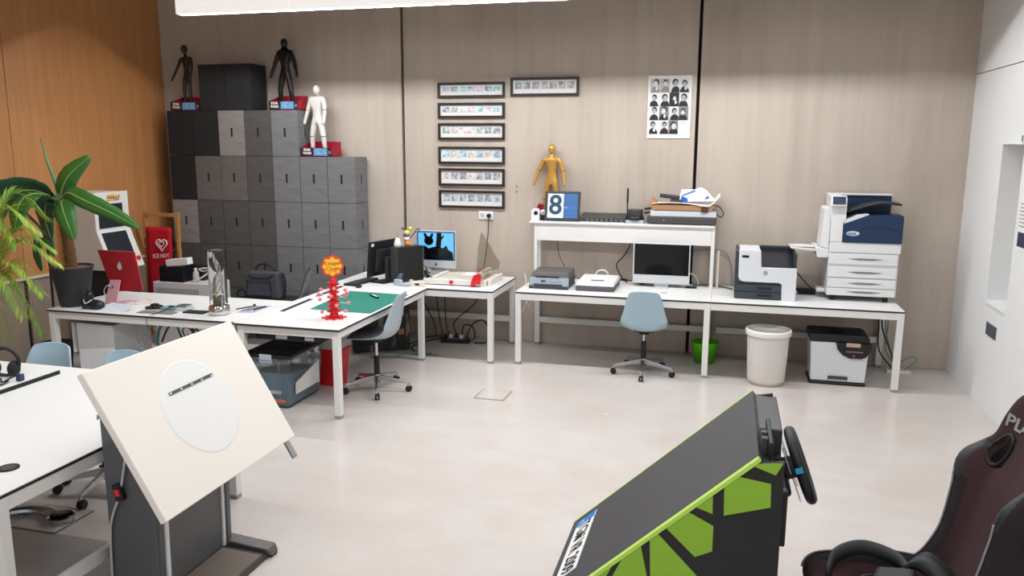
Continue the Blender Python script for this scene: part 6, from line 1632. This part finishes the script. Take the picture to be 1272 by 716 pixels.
SEAT = [(.44, .33, .22, .0), (.405, .44, .235, .015), (.43, .495, .245, .035), (.54, .495, .25, .06), (.68, .49, .25, .085), (.835, .515, .245, .075), (.925, .675, .243, .062), (.975, .86, .258, .072),
        (1.005, .97, .274, .088), (1.035, 1.05, .262, .05), (1.05, 1.11, .215, .03), (1.07, 1.19, .19, .03), (1.095, 1.265, .172, .02), (1.12, 1.295, .14, .0), (1.155, 1.29, .11, -.03)]
SYC = 3.02
def seat_fn(u, v, off=0.0):
    x, z, w, b = catmull(SEAT, u)
    e = .004
    x1, z1 = catmull(SEAT, min(1, u + e))[:2]; x0, z0 = catmull(SEAT, max(0, u - e))[:2]
    dx, dz = x1 - x0, z1 - z0; l = math.hypot(dx, dz) or 1
    nx, nz = -dz / l, dx / l
    q = v * 2 - 1; s = abs(q); sg = 1 if q >= 0 else -1
    if s < .74:
        y = w * s / .74 * .93
        k = max(0, (y / w - .52) / .41); k = k * k * (3 - 2 * k)
        o = b * k - .012 * math.cos(min(1, y / w / .6) * PI / 2)
    else:
        r = (s - .74) / .26
        y = w * (.93 + .11 * math.sin(min(1, r * 1.6) * PI / 2))
        o = b - (b + .085) * (r ** 1.7)
    o += off
    return (x + nx * o, SYC + sg * y, z + nz * o)
def racing_seat():
    t = thing('racing_seat', 'dark burgundy suede racing bucket seat at the right edge', 'seat', (.85, SYC, 0))
    nu, nv = 56, 40
    skip = {(i, j) for i in range(34, 41) for j in list(range(9, 13)) + list(range(27, 31))}
    sh = MB()
    vs = [seat_fn(i / nu, j / nv) for i in range(nu + 1) for j in range(nv + 1)]
    for i in range(nu):
        for j in range(nv):
            pass
    mb = MB(); mb.v = vs
    for i in range(nu):
        for j in range(nv):
            if (i, j) in skip: continue
            mb.f.append((i * (nv + 1) + j, (i + 1) * (nv + 1) + j, (i + 1) * (nv + 1) + j + 1, i * (nv + 1) + j + 1))
            s = abs((j + .5) / nv * 2 - 1)
            mb.mi.append(1 if s > .62 and i < 30 or s > .5 and 20 < i < 36 and s > .72 else 0)
    mb.build('seat_shell', [SUEDE, SUEDED], t, smooth=True, solid=.022, subsurf=1)
    # shoulder wing patches of smooth leatherette
    for j0, j1 in ((0, 8), (32, 40)):
        MB().grid(lambda u, v: seat_fn((29.5 + u * 8) / nu, (j0 + v * (j1 - j0)) / nv, .013), 8, 8).build('wing_patch', LEATHER, t, smooth=True)
    for v in (.135, .865):
        MB().tube([seat_fn(.10 + .44 * k / 40, v, .013) for k in range(41)], .004, 6).build('piping', STITCH, t, smooth=True)
    for jc in (10.5, 29.5):
        rim = [seat_fn((37.5 + 4.0 * math.sin(2 * PI * k / 20)) / nu, (jc + 2.5 * math.cos(2 * PI * k / 20)) / nv, .012) for k in range(21)]
        MB().tube(rim, .008, 8).build('harness_bezel', BLK, t, smooth=True)
    MB().tube([seat_fn(.345, .22 + .56 * k / 20, .012) for k in range(21)], .004, 6).build('cushion_seam', SUEDED, t, smooth=True)
    tx = text('seat_letters', 'PLAYSEAT', .070, STITCH, t, ORG[t], (1, 0, 0), (0, 1, 0), .0012, bold=.0014)
    for vt in tx.data.vertices:                                   # wrap the letters onto the curved headrest
        uu = (43.6 + vt.co.y / .0235) / nu
        wv = catmull(SEAT, uu)[2]
        vv = .5 - vt.co.x / wv * .74 / .93 / 2
        vt.co = Vector(seat_fn(uu, vv, .0150 + vt.co.z)) - ORG[t]
    FRM = mat('frame_black_steel', (38, 38, 40), .4, .4)
    for y in (SYC - .2, SYC + .2):
        MB().tube(curve_pts([(.46, y, .30), (.80, y, .30), (1.0, y, .36), (1.14, y, .62), (1.16, y, .80)]), .018, 8).build('frame_tube', FRM, t, smooth=True)
        MB().cyl((.50, y, 0), (.50, y, .30), .018, n=10).cyl((1.0, y, 0), (1.0, y, .36), .018, n=10).build('frame_leg', FRM, t)
        MB().cyl((.40, y, .018), (1.15, y, .018), .018, n=10).build('frame_foot', FRM, t)
    MB().cyl((.50, SYC - .2, .29), (.50, SYC + .2, .29), .016, n=10).build('cross_tube', FRM, t)
    MB().box(.50, .92, SYC - .16, SYC + .16, .30, .36).build('seat_pan', FRM, t, bevel=.01)
racing_seat()
def vr_headset():
    c = Vector((.62, 3.05, .515))
    t = thing('vr_headset', 'black virtual reality headset lying on the racing seat cushion', 'headset', c)
    VB = mat('headset_black', (32, 33, 35), .5); VG = mat('headset_grey', (66, 68, 68), .6)
    MB().obox(c + Vector((.05, -.06, .055)), .075, .09, .045, (.92, -.3, .2), (.3, .95, 0), (-.2, .05, .97)).build('visor', VB, t, bevel=.022, seg=3)
    MB().obox(c + Vector((.0, -.13, .06)), .05, .016, .04, (.92, -.3, .2), (.3, .95, 0)).build('face_foam', BLKM, t, bevel=.01)
    band = curve_pts([c + Vector(p) for p in ((-.17, .02, .03), (-.13, .10, .075), (-.03, .14, .10), (.08, .10, .09), (.12, .02, .07))], 10)
    vs, fs = [], []
    for p in band:
        vs += [p + Vector((0, 0, -.028)), p + Vector((-.004, .006, .028))]
    MB().add(vs, [(2 * i, 2 * i + 2, 2 * i + 3, 2 * i + 1) for i in range(len(band) - 1)]).build('halo_band', VG, t, smooth=True, solid=.014)
    b2 = curve_pts([c + Vector(p) for p in ((.09, .04, .07), (.15, .03, .13), (.21, -.04, .11), (.25, -.12, .05), (.22, -.18, .02))], 10)
    vs = []
    for i, p in enumerate(b2):
        vs += [p + Vector((-.03, -.02, -.02)), p + Vector((.03, .02, .02))]
    MB().add(vs, [(2 * i, 2 * i + 2, 2 * i + 3, 2 * i + 1) for i in range(len(b2) - 1)]).build('rear_pad', VB, t, smooth=True, solid=.022)
    MB().tube(curve_pts([c + Vector(p) for p in ((.0, -.02, .075), (-.06, -.06, .085), (-.10, -.13, .06), (-.08, -.2, .045), (-.02, -.24, .05))]), .004, 6).build('lead', DGR, t, smooth=True)
    for k in range(3):
        MB().ball(c + Vector((.0 + .006 * k, -.145, .045 + .018 * k)), .004, n=8, m=6).build('sensor_dot', INKW, t)
vr_headset()
